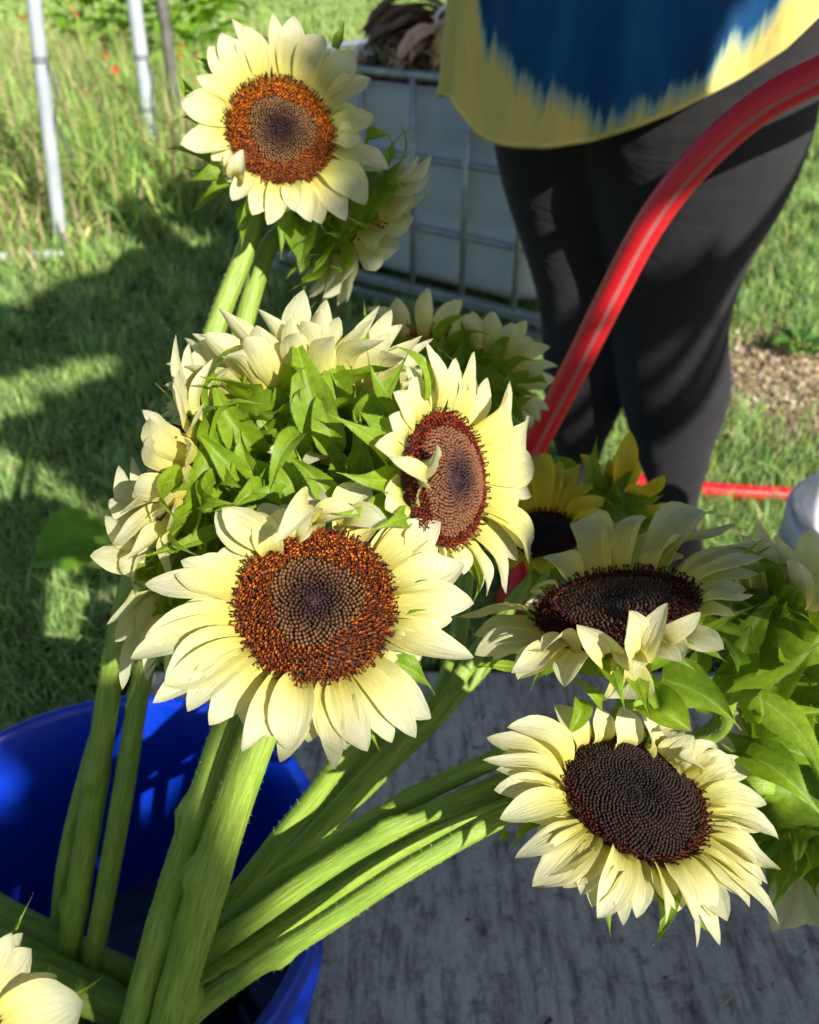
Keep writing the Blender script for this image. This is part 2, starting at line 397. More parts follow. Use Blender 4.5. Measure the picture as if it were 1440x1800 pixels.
def sunflower(label, c, d, n_cam, Rpx, petals=(), auto=None, sty=STY1, inner=.6, N=1300, pm='petal', stems=None,
              bracts=True, rays=None, dome=.18, plen=1.0, seed=1, under=14, name='sunflower', nbract=20, blen=1.1, hairs=True, bpl=(), bflare=.15, group='pale sunflowers in the bucket of cut stems', pw=1.0, zt=.12, n_world=None):
    rs = random.Random(seed)
    C = P(c[0], c[1], d); n = W(n_cam); R = Rpx / F * d
    root = thing(name, label, 'sunflower', C, group)
    ex = nrm(np.cross(UP if abs(n.dot(UP)) < .9 else FW, n)); ey = np.cross(n, ex)
    A = np.array([ex, ey, n])             # local rows -> world
    fr = lambda r, th, z: C + ex * r * math.cos(th) + ey * r * math.sin(th) + n * z
    # solid head and green back
    prof = [(0, dome * R - .002), (.5, dome * R * .8 - .002), (.85, dome * R * .35 - .002), (1.0, -.003)]
    vs = []; ns = 28
    for q, z in prof[1:]:
        for k in range(ns): a = 2 * math.pi * k / ns; vs.append(ex * R * q * math.cos(a) + ey * R * q * math.sin(a) + n * z)
    f = grid_faces(3, ns, True); vs.append(n * prof[0][1]); f += [(len(vs) - 1, (k + 1) % ns, k) for k in range(ns)]
    disc = link('flower_disc', mesh_np('flower_disc', vs, f), M['disc'], root)
    if N:
        v, f, col = florets(R, N, inner, dome * R, sty)
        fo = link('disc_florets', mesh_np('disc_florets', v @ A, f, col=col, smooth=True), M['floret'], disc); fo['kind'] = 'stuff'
    prof = [(1.0, -.003), (1.06, -.006), (1.0, -.012), (.8, -.019), (.5, -.025), (.26, -.032), (.22, -.045)]
    vs = []
    for q, z in prof:
        for k in range(ns): a = 2 * math.pi * k / ns; vs.append(ex * R * q * math.cos(a) + ey * R * q * math.sin(a) + n * z * (R / .036))
    f = grid_faces(len(prof), ns, True)
    link('receptacle', mesh_np('receptacle', vs, [q[::-1] for q in f], np.zeros((len(vs), 2)) + .3), M['bract'], root)
    # ray petals
    pol = []
    def add(B, T, w, **kw):
        v, f, uv = blade(B, T, kw.pop('n', n), w, rs=rs, **kw)
        link('petal', mesh_np('petal', v - C, f, uv), M[pm], root)
    for pt in petals:
        x, y, w = pt[:3]; o = dict(pt[3]) if len(pt) > 3 else {}
        z = o.pop('z', zt) * R
        r_ = ray(x, y); tt = ((C + n * z - CP).dot(n)) / r_.dot(n); T = CP + r_ * tt
        if 'd' in o: T = P(x, y, o.pop('d'))
        loc = T - C; th = math.atan2(loc.dot(ey), loc.dot(ex)); rr = math.hypot(loc.dot(ex), loc.dot(ey))
        if 'b' in o:
            bx, by = o.pop('b'); r2 = ray(bx, by); t2 = ((C - CP).dot(n)) / r2.dot(n); B = CP + r2 * t2
        else:
            B = fr(R * .97, th + rs.uniform(-.06, .06), -.001); pol.append((th, rr))
        ww = 1.13 * w / F * np.dot(T - CP, FW)
        kw = dict(bow=rs.uniform(.05, .19), curl=rs.uniform(-.03, .05), sway=rs.uniform(-.08, .08), twist=rs.uniform(-.45, .45),
                  roll=rs.uniform(-.25, .25), cup=rs.uniform(.0, .5), ridge=rs.uniform(.07, .13), ruffle=rs.uniform(.03, .12))
        kw.update(o); add(B, T, ww, **kw)
    if pol and under:
        pol.sort(); tha = np.array([q[0] for q in pol]); ra = np.array([q[1] for q in pol])
        tha = np.r_[tha[-1] - 2*math.pi, tha, tha[0] + 2*math.pi]; ra = np.r_[ra[-1], ra, ra[0]]
        for k in range(under):
            th = -math.pi + 2 * math.pi * (k + rs.random() * .7) / under
            rr = np.interp(th, tha, ra) * rs.uniform(.82, .97)
            B = fr(R * .98, th, -.0035); T = fr(max(rr, R * 1.35), th + rs.uniform(-.07, .07), -R * .08)
            add(B, T, R * rs.uniform(.38, .56), bow=rs.uniform(.02, .16), cup=rs.uniform(.1, .5), twist=rs.uniform(-.3, .3), roll=rs.uniform(-.3, .3), ridge=.07)
    if auto:
        for (cnt, z0, zt_, l0, l1) in auto:
            for k in range(cnt):
                th = 2 * math.pi * (k + rs.uniform(-.3, .3)) / cnt; l = rs.uniform(l0, l1) * R
                B = fr(R * .98, th, z0 * R); T = fr(R + l, th + rs.uniform(-.12, .12), (zt_ + rs.uniform(-.15, .15)) * R)
                add(B, T, R * pw * rs.uniform(.46, .64), bow=rs.uniform(.04, .2), curl=rs.uniform(-.04, .04), sway=rs.uniform(-.1, .1),
                    cup=rs.uniform(.1, .6), twist=rs.uniform(-.4, .4), roll=rs.uniform(-.3, .3), ridge=.08)
    if bracts:
        for k in range(nbract):
            th = 2 * math.pi * (k + rs.uniform(-.3, .3)) / nbract; ly = k % 2
            l = rs.uniform(.75, 1.15) * R * blen
            B = fr(R * (1.0 - .12 * ly), th, -.006 - .006 * ly)
            T = fr(R + l, th + rs.uniform(-.2, .2), -R * (bflare + rs.uniform(0, .35) + .2 * ly))
            make_bract(root, C, B, T, -n, R * rs.uniform(.30, .46), hairs, bow=-rs.uniform(.0, .18), hook=rs.uniform(-.35, .45), cup=-rs.uniform(.1, .5), sway=rs.uniform(-.12, .12), twist=rs.uniform(-.4, .4), ridge=.25, ruffle=.1)
    if n_cam[2] < .1:
        for k in range(24):
            th = 2 * math.pi * (k * .618); q0 = (.78, .5, .22)[k % 3]; l = R * rs.uniform(.85, 1.15)
            B = fr(R * q0, th, -.020 * (R / .036) * (1.35 - q0 * .6)); T = fr(R * q0 + l, th + rs.uniform(-.3, .3), -R * rs.uniform(.45, 1.05))
            make_bract(root, C, B, T, -n, R * rs.uniform(.46, .68), hairs, bow=-rs.uniform(.05, .2), hook=rs.uniform(-.45, .5), cup=-rs.uniform(.1, .5), sway=rs.uniform(-.12, .12), twist=rs.uniform(-.4, .4), ridge=.25, ruffle=.1)
    for b in bpl:                                      # bracts measured one by one: base, tip, width
        (bx, by, bd), (tx, ty, td), w = b[:3]; o = dict(b[3]) if len(b) > 3 else {}
        nn = W(o.pop('n', (0, .2, 1)))
        kw = dict(bow=.12, cup=.35, ridge=.3, ruffle=.09, hook=0, sway=rs.uniform(-.08, .08), twist=rs.uniform(-.3, .3)); kw.update(o)
        make_bract(root, C, P(bx, by, bd), P(tx, ty, td), nn, .95 * w / F * (bd + td) / 2, hairs, **kw)
    for i, st in enumerate(stems or ()):
        pts = [C - n * .02 * R / .036, C - n * .05 * R / .036] if st.get('neck', True) else []
        rad = [st['r'][0]] * len(pts)
        q = st['p']; pts += [P(*a) if len(a) == 3 else np.array(a[1:]) for a in q]
        rad += list(np.linspace(st['r'][0], st['r'][1], len(q)))
        stem_obj(root, C, pts, rad, seed * 7 + i, st.get('nodes', ()))
    return root

# ------------------------------------------------------------------ setting: ground and slab
m, t, b = mat('soil_and_thatch', rough=.95, spec=.1)
n1 = noise(t, 1.3, 5, .65); n2 = noise(t, 26, 5, .7); n3 = noise(t, 150, 3, .7)
c = ramp(t, n1, [(.35, (.045, .070, .016)), (.55, (.06, .095, .02)), (.72, (.15, .12, .05))])
c = mix(t, c, ramp(t, n2, [(.3, (.45, .45, .4)), (.7, (1.35, 1.3, 1.1))]), .8, 'MULTIPLY')
tc = node(t, 'ShaderNodeTexCoord'); mp = node(t, 'ShaderNodeMapping')
bp = G(1370, 665); t.links.new(tc.outputs['Object'], mp.inputs[0]); mp.inputs['Location'].default_value = (-bp[0], -bp[1], 0)
ln = node(t, 'ShaderNodeVectorMath', operation='LENGTH'); t.links.new(mp.outputs[0], ln.inputs[0])
ad = node(t, 'ShaderNodeMath', operation='MULTIPLY_ADD'); t.links.new(noise(t, 9, 4), ad.inputs[0]); ad.inputs[1].default_value = -.5
t.links.new(ln.outputs['Value'], ad.inputs[2])
br = ramp(t, ad.outputs[0], [(.05, (1, 1, 1)), (.22, (0, 0, 0))])
mul = ramp(t, n3, [(.3, (.18, .12, .07)), (.6, (.50, .38, .25))])
c = mix(t, c, mul, br); t.links.new(c, b.inputs['Base Color']); bump(t, b, n3, .8, .02)
M['soil'] = m
gx = 90
gv = np.array([(-gx, -30, 0), (gx, -30, 0), (gx, 160, 0), (-gx, 160, 0)], float)
tag(link('ground', mesh_np('ground', gv, [(0, 1, 2, 3)]), M['soil']), kind='structure')

m, t, b = mat('weathered_concrete', rough=.9, spec=.2)
na = noise(t, 3.5, 6, .7); nb = noise(t, 1, 6, .75, stretch=(55, 9, 1)); nc_ = noise(t, 260, 3, .6); nd = noise(t, 40, 5, .75)
c = ramp(t, na, [(.3, (.37, .35, .30)), (.7, (.60, .56, .48))])
c = mix(t, c, ramp(t, nb, [(.36, (.18, .18, .19)), (.53, (1, 1, 1)), (.75, (1.25, 1.25, 1.2))]), .75, 'MULTIPLY')
c = mix(t, c, ramp(t, nd, [(.34, (.35, .34, .33)), (.48, (1, 1, 1))]), .7, 'MULTIPLY')
c = mix(t, c, ramp(t, nc_, [(.3, (.7, .7, .7)), (.7, (1.2, 1.2, 1.2))]), .6, 'MULTIPLY')
t.links.new(c, b.inputs['Base Color']); ns_ = mix(t, nb, nc_, .5); bump(t, b, ns_, .5, .004)
M['concrete'] = m
sv, sf, su = box(.55, -.5, -.02, 2.0, 2.9, .08)
slab = bevel(tag(link('concrete_slab', mesh_np('concrete_slab', sv, sf, smooth=False), M['concrete']), kind='structure'), .008)
sv, sf, su = box(.55+2.02, -.5, -.02, 2.0, 2.9, .08)
SLABTOP = .02

# ------------------------------------------------------------------ grass
def blades(x, y, h, w, cols, lean=.5, z=0.0, bend=.5):
    k = len(x); a = rng.uniform(0, 2*np.pi, k); la = rng.uniform(0, 2*np.pi, k); ll = np.abs(rng.normal(0, lean, k))
    base = np.stack([x, y, np.zeros(k) + z], 1); wd = np.stack([np.cos(a), np.sin(a), np.zeros(k)], 1) * (w / 2)[:, None]
    ld = np.stack([np.cos(la), np.sin(la), np.zeros(k)], 1)
    upv = np.stack([np.zeros(k), np.zeros(k), np.ones(k)], 1)
    p1 = base + (upv * .55 + ld * (ll * .35)[:, None]) * h[:, None]
    p2 = base + (upv * (1 - bend * .3 * ll)[:, None] + ld * ll[:, None]) * h[:, None]
    v = np.stack([base - wd, base + wd, p1 + wd * .8, p1 - wd * .8, p2], 1).reshape(-1, 3)
    i0 = np.arange(k) * 5
    tri = np.concatenate([np.stack([i0, i0+1, i0+2], 1), np.stack([i0, i0+2, i0+3], 1), np.stack([i0+3, i0+2, i0+4], 1)])
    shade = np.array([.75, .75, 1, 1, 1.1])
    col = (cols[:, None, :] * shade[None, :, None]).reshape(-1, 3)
    return v, tri, col
def pick(k, pal, wts, jitter=.2):
    idx = rng.choice(len(pal), k, p=np.array(wts) / sum(wts)); c = np.array(pal)[idx]
    return np.clip(c * (1 + rng.normal(0, jitter, (k, 1))) * (1 + rng.normal(0, .07, (k, 3))), 0.004, 1)
def in_slab(x, y): return (x > -.47) & (x < 1.56) & (y < .97)
def clump(x, y, s=1.0):
    return (np.sin(x * 5.1 * s + 1.3 * np.sin(y * 3.7 * s)) + np.sin(y * 6.3 * s + 1.7 * np.sin(x * 4.1 * s)) + np.sin((x + y) * 13 * s) * .6) / 2.6
k = 330000
r = np.exp(rng.uniform(math.log(.85), math.log(26), k)); th = rng.uniform(-.72, .72, k)
x, y = r * np.sin(th), r * np.cos(th)
bare = np.exp(-(((x - bp[0]) / .34) ** 2 + ((y - bp[1]) / .30) ** 2))
dens = .62 + .38 * clump(x, y); keep = (~in_slab(x, y)) & (rng.random(k) > bare * 1.25) & (rng.random(k) < dens * 1.1)
x, y, r = x[keep], y[keep], r[keep]; k = len(x)
h = (.022 + .025 * rng.random(k) + .018 * np.maximum(clump(x, y, .7), 0)) * (1 + .05 * r); w = .0022 * (1 + .33 * r)
cols = pick(k, [(.28, .43, .12), (.37, .54, .14), (.19, .33, .11), (.56, .49, .29), (.45, .61, .18)], [5, 4, 3, .9, 2])
far = np.clip((r - 4) / 5, 0, 1)[:, None]; cols = cols * (1 - far * .35) + np.array((.52, .72, .18)) * far * .5
v, f, c = blades(x, y, h, w, cols, .75)
tag(link('lawn_grass', mesh_np('lawn_grass', v, f, col=c, smooth=False), M['grass']), 'low green lawn grass around the concrete and into the distance', 'grass', kind='stuff')
# longer tufts scattered in the lawn
k = 26000
cx_ = rng.uniform(-2.2, 3.2, 650); cy_ = rng.uniform(1.05, 4.6, 650); ci = rng.integers(0, 650, k)
x = cx_[ci] + rng.normal(0, .028, k); y = cy_[ci] + rng.normal(0, .028, k)
keep = (~in_slab(x, y)) & ((((x - bp[0]) / .32) ** 2 + ((y - bp[1]) / .26) ** 2) > 1); x, y = x[keep], y[keep]; k = len(x)
v, f, c = blades(x, y, rng.uniform(.04, .10, k), rng.uniform(.003, .006, k), pick(k, [(.32, .48, .15), (.42, .60, .18), (.22, .38, .15), (.58, .52, .32)], [4, 4, 2, .7]), .8, bend=1)
tag(link('grass_tufts', mesh_np('grass_tufts', v, f, col=c, smooth=False), M['grass']), 'longer grass tufts standing out of the lawn', 'grass', kind='stuff')
# tall weeds on the left behind the posts
k = 52000
x = rng.uniform(-5.2, -.55, k); y = rng.uniform(2.85, 7.5, k)
edge = 3.0 + .25 * clump(x, x * .3) + np.maximum(0, x + 1.15) * 1.9
keep = (y > edge) & (x < -.75 + .0 * y) & (rng.random(k) < .55 + .4 * clump(x, y, .6)); x, y = x[keep], y[keep]; k = len(x)
hh = np.clip((y - 2.8) * .5, .14, .55) * rng.uniform(.5, 1.1, k)
strawp = np.clip(.28 + .4 * clump(x * 1.3, y) + np.clip(-x - 1.3, 0, 1) * .25, 0, .8)
cg = pick(k, [(.28, .44, .10), (.40, .58, .13), (.15, .27, .07)], [4, 4, 2]); cs = pick(k, [(.55, .44, .24), (.42, .33, .17)], [2, 1])
cols = np.where((rng.random(k) < strawp * .85)[:, None], cs, cg)
v, f, c = blades(x, y, hh, rng.uniform(.006, .016, k), cols, .8, bend=1)
tag(link('tall_weeds', mesh_np('tall_weeds', v, f, col=c, smooth=False), M['weed']), 'tall weedy grass with straw coloured stalks behind the metal posts', 'weeds', kind='stuff')
# mulch chips on the bare patch
k = 2600
x = bp[0] + rng.normal(0, .22, k); y = bp[1] + rng.normal(0, .19, k)
v, f, c = blades(x, y, rng.uniform(.008, .022, k), rng.uniform(.006, .014, k), pick(k, [(.50, .39, .25), (.32, .24, .14), (.60, .50, .36)], [3, 3, 1.4]), 1.6, bend=1)
tag(link('mulch_chips', mesh_np('mulch_chips', v, f, col=c, smooth=False), M['dry']), 'brown wood mulch on the bare patch of ground', 'mulch', kind='stuff')
# bits of dry litter on the slab
k = 420
x = rng.uniform(-.4, 1.1, k); y = rng.uniform(.1, .93, k)
v, f, c = blades(x, y, rng.uniform(.002, .006, k), rng.uniform(.002, .006, k), pick(k, [(.30, .24, .12), (.10, .07, .04), (.45, .42, .3)], [3, 3, 1.4]), 2.2, z=SLABTOP + .0005, bend=0)
tag(link('dry_litter', mesh_np('dry_litter', v, f, col=c, smooth=False), M['dry']), 'small dry crumbs of plant litter lying on the concrete', 'litter', kind='stuff')

# ------------------------------------------------------------------ metal posts on the left
m, t, b = mat('galvanised_steel', rough=.38, spec=.5)
b.inputs['Metallic'].default_value = .25
c = ramp(t, noise(t, 14, 5, .7), [(.3, (.42, .47, .52)), (.7, (.62, .67, .72))]); t.links.new(c, b.inputs['Base Color'])
bump(t, b, noise(t, 60, 3), .2, .002); M['steel'] = m
m, t, b = mat('weathered_steel', rough=.7, spec=.3)
c = ramp(t, noise(t, 20, 5, .7), [(.3, (.07, .07, .065)), (.7, (.20, .19, .17))]); t.links.new(c, b.inputs['Base Color']); M['dark_steel'] = m
M['wire'] = mat('tie_wire', (.10, .10, .11), .5)[0]
def post(label, foot, top, r, m, ties=()):
    root = thing('metal_post', label, 'post', foot, 'metal posts at the edge of the weeds')
    top = foot + (top - foot) * 1.45
    v, f, uv = tube([foot - foot, (top - foot) * .5, top - foot], r, 20, 20)
    link('pole', mesh_np('pole', v, f), M[m], root)
    for q in ties:
        c0 = (top - foot) * q; ax = nrm(top - foot); u = nrm(np.cross(ax, [0, 1, 0])); w_ = np.cross(ax, u)
        pts = [c0 + (u * math.cos(a) + w_ * math.sin(a)) * (r + .002) + ax * .012 * a / 6.3 for a in np.linspace(0, 12.6, 30)]
        v, f, uv = tube(pts, .003, 6); link('wire_tie', mesh_np('wire_tie', v, f), M['wire'], root)
    if ties: 
        c0 = (top - foot) * ties[0]; v, f, uv = tube([c0 + [.03, -.02, 0], c0 + [.045, -.03, -.08], c0 + [.02, -.03, -.18], c0 + [.05, -.03, -.3]], .004, 6, 14)
        link('wire_end', mesh_np('wire_end', v, f), M['wire'], root)
    return root
f1 = G(110, 445); post('bright galvanised metal post nearest the lawn, leftmost of the three', f1, V(58, -10, f1[1]), .0245, 'steel', (.53,))
f2 = G(274, 282); f2 = G(279, 335); post('galvanised metal post with a wire tie, middle of the three', f2, V(234, -10, f2[1]), .031, 'steel', (.48, .30))
f3 = G(326, 305); post('dark weathered metal post, rightmost of the three', f3, V(283, -10, f3[1]), .028, 'dark_steel')
pa, pb = G(-60, 455, .02), G(112, 447, .02)
v, f, uv = tube([pa, (pa + pb) / 2, pb], .018, 12, 10, origin=pa)
tag(link('ground_pipe', mesh_np('ground_pipe', v, f), M['steel'], loc=pa), 'grey metal pipe lying in the grass at the foot of the nearest post', 'pipe')

# red wild flowers
M['red_flower'] = mat('red_flower', (.62, .03, .02), .6)[0]
fl = [(205,122,4.6),(216,156,4.4),(185,82,5.2),(180,70,5.2),(135,25,6),(40,30,5.6),(320,82,5.6),(337,125,5.2),(318,98,5.4),(152,160,4.6),(348,100,5.2),(128,12,6.3),(188,96,5.0),(344,142,5)]
for i, (px, py, Y) in enumerate(fl):
    top = V(px, py, Y); foot = np.array([top[0] + .04, top[1] + .05, 0.])
    big = i in (0, 1)
    root = thing('red_wildflower', 'fully open bright red wildflower %s' % ('lower of the two brightest in the tall weeds' if i == 1 else 'upper of the two brightest in the tall weeds') if big else 'small red wildflower among the tall weeds behind the metal posts', 'wildflower', foot, 'red wildflowers in the weeds')
    v, f, uv = tube([foot - foot, (top - foot) * .6 + [.02, 0, 0], top - foot], .004, 6, 10); link('stem', mesh_np('stem', v, f, uv), M['stem'], root)
    s_ = .022 if big else .013
    for q in range(6):
        a = q * 1.05 + i; d_ = np.array([math.cos(a), -.5, math.sin(a)])
        v, f, uv = blade(top - foot, top - foot + d_ * s_, np.array([0, -1., .2]), s_ * .9, bow=.1, nr=7, nc=5); link('petal', mesh_np('petal', v, f, uv), M['red_flower'], root)
# bright broad leaved plants
def leafy(label, foot, n_, size, hgt, spread, m='leaf_bright', cat='plant', group=None, name='leafy_plant'):
    root = thing(name, label, cat, foot, group)
    v, f, uv = tube([np.zeros(3), np.array([.01, .01, hgt * .5]), np.array([0, 0, hgt])], .006, 6, 8); link('stem', mesh_np('stem', v, f, uv), M['stem'], root)
    for q in range(n_):
        a = q * 2.4; z = hgt * (.25 + .75 * q / n_); B = np.array([0, 0, z]); d_ = np.array([math.cos(a), math.sin(a), .35 - .5 * random.random()]) * size * random.uniform(.7, 1.2)
        B2 = B + d_ * spread; v, f, uv = blade(B2, B2 + d_, np.array([0, 0, 1.]), size * .55, bow=.18, kind='leaf', ridge=.2, cup=.3)
        link('leaf', mesh_np('leaf', v, f, uv), M[m], root)
        v, f, uv = tube([B, B + (B2 - B) * .5, B2], .003, 5, 5); link('leaf_stalk', mesh_np('leaf_stalk', v, f, uv), M['stem'], root)
g_ = 'bright leafy plants between the dark post and the lawn'
for px, Y, h_, lb in ((318, 6.0, .78, 'nearest the dark post'), (350, 6.5, .80, 'just left of the top sunflower'), (215, 7.0, .70, 'tallest, between the galvanised posts'), (150, 7.4, .66, 'leftmost, farthest back in the weeds')):
    p = V(px, 60, Y); p[2] = 0; leafy('bright yellow-green broad leaved plant ' + lb, p, 24, .24, h_, .5, group=g_)
leafy('low round leaved weed beside the bare mulch patch', G(1395, 625), 12, .07, .05, .4, m='leaf', cat='weed', name='low_weed')
# big fallen leaf
A_, B_ = G(60, 985, .03), G(255, 945, .05)
v, f, uv = blade(A_ - A_, B_ - A_, np.array([0, -.2, 1.]), .14, bow=.12, kind='leaf', ridge=.3, cup=.25, ruffle=.12, nr=18, nc=9)
tag(link('fallen_leaf', mesh_np('fallen_leaf', v, f, uv), M['leaf_bright'], loc=A_), 'large broad green sunflower leaf lying on the shaded grass left of the flowers', 'leaf')

# ------------------------------------------------------------------ caged water tank
A0, B0 = G(470, 478), G(952, 607)
A0[2] = B0[2] = 0
ax = nrm(B0 - A0); bk = np.array([-ax[1], ax[0], 0]); 
if bk[1] < 0: bk = -bk
LT = np.linalg.norm(B0 - A0); DT = .86; HT = .685
O = B0.copy()
def T_(a, d, z): return -ax * a + bk * d + np.array([0, 0, z])      # a leftwards from the corner, d backwards
tank = thing('caged_water_tank', 'cut down white plastic water tank in a grey metal cage', 'water tank', O)
m, t, b = mat('tank_plastic', rough=.32, spec=.45)
c = ramp(t, noise(t, 3.2, 5, .6, stretch=(1, 1, .6)), [(.3, (.50, .60, .68)), (.55, (.66, .74, .78)), (.75, (.74, .75, .66))])
t.links.new(c, b.inputs['Base Color']); bump(t, b, noise(t, 8, 2), .3, .02)
translucent(t, b, (.45, .50, .50), .25); M['tank'] = m
m, t, b = mat('cage_steel', rough=.4); b.inputs['Metallic'].default_value = .55
c = ramp(t, noise(t, 30, 4, .7), [(.3, (.22, .26, .29)), (.7, (.42, .47, .50))]); t.links.new(c, b.inputs['Base Color']); M['cage'] = m
# rounded plastic walls (open top): rounded rectangle loft
def rrect(a0, a1, d0, d1, r, n=6):
    out = []
    for cx, cy, s0 in ((a1 - r, d0 + r, -90), (a1 - r, d1 - r, 0), (a0 + r, d1 - r, 90), (a0 + r, d0 + r, 180)):
        for i in range(n + 1):
            a = math.radians(s0 + 90 * i / n); out.append((cx + r * math.cos(a), cy + r * math.sin(a)))
    return out
vs = []; rows = 0
zs = [.09, .10, .13, .2, .27, .30, .33, .40, .47, .50, .53, .60, .655, .655, .4]
ins = [.06, .02, .006, 0, 0, .012, 0, 0, 0, .012, 0, 0, .004, .012, .014]
for z, i_ in zip(zs, ins):
    for a, d in rrect(.03 + i_, LT - .03 - i_, .03 + i_, DT - .03 - i_, .11): vs.append(T_(a, d, z))
nc0 = len(rrect(0, 1, 0, 1, .1)); f = grid_faces(len(zs), nc0, True); f.append(tuple(range(nc0)))
link('tank_shell', mesh_np('tank_shell', vs, [q[::-1] for q in f]), M['tank'], tank)
def rail(p, q, r, name, flat=1.0):
    v, f, uv = tube([p, (p + q) / 2, q], r, 10); return link(name, mesh_np(name, v, f), M['cage'], tank)
for z, r_ in ((HT, .0125), (.47, .009), (.27, .009)):
    loop = rrect(0, LT, 0, DT, .09, 8); pts = [T_(a, d, z) for a, d in loop + loop[:1]]
    v, f, uv = tube(pts, r_, 10); link('cage_rail', mesh_np('cage_rail', v, f), M['cage'], tank)
nv = 6
for i in range(nv):
    a = .10 + (LT - .2) * i / (nv - 1); rail(T_(a, -.006, .05), T_(a, -.006, HT), .0095, 'cage_bar'); rail(T_(a, DT + .006, .05), T_(a, DT + .006, HT), .0095, 'cage_bar')
for i in range(5):
    d = .11 + (DT - .22) * i / 4; rail(T_(-.006, d, .05), T_(-.006, d, HT), .0095, 'cage_bar'); rail(T_(LT + .006, d, .05), T_(LT + .006, d, HT), .0095, 'cage_bar')
pr = []
for z, hgt in ((.075, .03), (.018, .036)):
    for (a0, d0, a1, d1) in ((0, 0, LT, 0), (0, DT, LT, DT)):
        c0 = (T_(a0, d0, z) + T_(a1, d1, z)) / 2; pr.append(box(*c0, LT + .03, .035, hgt, (ax, bk, (0, 0, 1))))
    for a0 in (0.02, LT - .02):
        c0 = T_(a0, DT / 2, z); pr.append(box(*c0, .035, DT - .04, hgt - .004, (ax, bk, (0, 0, 1))))
v, f, uv = merge(pr); bevel(link('pallet_frame', mesh_np('pallet_frame', v, f, smooth=False), M['cage'], tank), .004)
# plant debris inside and over the rim
k = 9000
a = rng.uniform(.05, LT - .05, k); d = rng.uniform(.05, DT - .05, k)
zz = .60 + .17 * np.exp(-(((a - .42) / .28) ** 2)) * (1 - ((d - DT / 2) / DT) ** 2 * 2) + rng.uniform(-.06, .03, k)
pp = O + np.outer(-a, ax) + np.outer(d, bk)
cols = pick(k, [(.22, .15, .09), (.42, .29, .18), (.55, .42, .22), (.10, .16, .04), (.055, .04, .03)], [4, 3, 2, 1.2, 3])
v, f, c = blades(pp[:, 0], pp[:, 1], rng.uniform(.02, .085, k), rng.uniform(.008, .03, k), cols, 1.5, z=0, bend=.5)
v[:, 2] += np.repeat(zz, 5)
tag(link('plant_debris', mesh_np('plant_debris', v, f, col=c, smooth=False), M['dry']), 'heap of dry brown stalks and leaves filling the caged tank', 'plant debris', kind='stuff')
# things lying on top of the heap
def frond(px0, py0, px1, py1, Y, col, label, w_=.06):
    p0, p1 = V(px0, py0, Y), V(px1, py1, Y + .1); M_ = mat('dry_frond', col, .8)[0]
    root = thing('dry_leaf_bundle', label, 'dead leaves', p0, None)
    for i in range(16):
        e = rng.normal(0, .025, 3); v, f, uv = blade(e, p1 - p0 + rng.normal(0, .03, 3), np.array([0, -.5, 1.]), w_ * random.uniform(.4, 1), bow=random.uniform(.1, .3), cup=.6, kind='leaf', nr=9, nc=5, ruffle=.2)
        link('dead_leaf', mesh_np('dead_leaf', v, f, uv), M_, root)
frond(655, 92, 800, 42, 2.75, (.13, .085, .06), 'dark brown drooping dead leaves on the left end of the debris heap')
frond(700, 112, 800, 62, 2.65, (.55, .40, .28), 'pinkish tan dead leaves under the dark ones on the debris heap')
# a cut pineapple-coloured gourd by the shirt
def blob(name, label, cat, c0, rad, m_, sq=(1, 1, 1), amp=.05, parent=None):
    vs = []; n1_, n2_ = 14, 20
    for i in range(n1_ + 1):
        for j in range(n2_):
            a, e = 2 * math.pi * j / n2_, math.pi * i / n1_
            rr = rad * (1 + amp * math.sin(3 * a + 2 * e) + amp * .6 * math.cos(7 * a) * math.sin(e))
            vs.append((rr * math.sin(e) * math.cos(a) * sq[0], rr * math.sin(e) * math.sin(a) * sq[1], rr * math.cos(e) * sq[2]))
    o = link(name, mesh_np(name, vs, [q[::-1] for q in grid_faces(n1_ + 1, n2_, True)]), m_, loc=c0)
    return tag(o, label, cat)
m, t, b = mat('overripe_rind', rough=.6); c = ramp(t, noise(t, 22, 4, .7), [(.35, (.20, .10, .03)), (.55, (.58, .34, .08)), (.7, (.66, .50, .18))]); t.links.new(c, b.inputs['Base Color']); M['rind'] = m
blob('rotting_melon', 'orange-tan overripe melon on the debris heap beside the shirt', 'melon', V(795, 95, 2.62), .062, M['rind'], (1, .9, 1.25))
M['plastic_white'] = mat('white_plastic', (.78, .80, .82), .35)[0]
blob('crumpled_plastic', 'small crumpled white plastic scrap on the left rim of the tank', 'plastic scrap', V(640, 97, 2.78), .035, M['plastic_white'], (1.2, 1, .8), .18)
v, f, uv = tube([V(785, 36, 2.75) + [.03 * math.cos(a), .02, .03 * math.sin(a)] for a in np.linspace(0, 6.28, 20)], .006, 8, origin=V(785, 36, 2.75))
tag(link('pale_ring', mesh_np('pale_ring', v, f), M['plastic_white'], loc=V(785, 36, 2.75)), 'pale plastic ring on top of the dead leaves in the tank', 'ring')

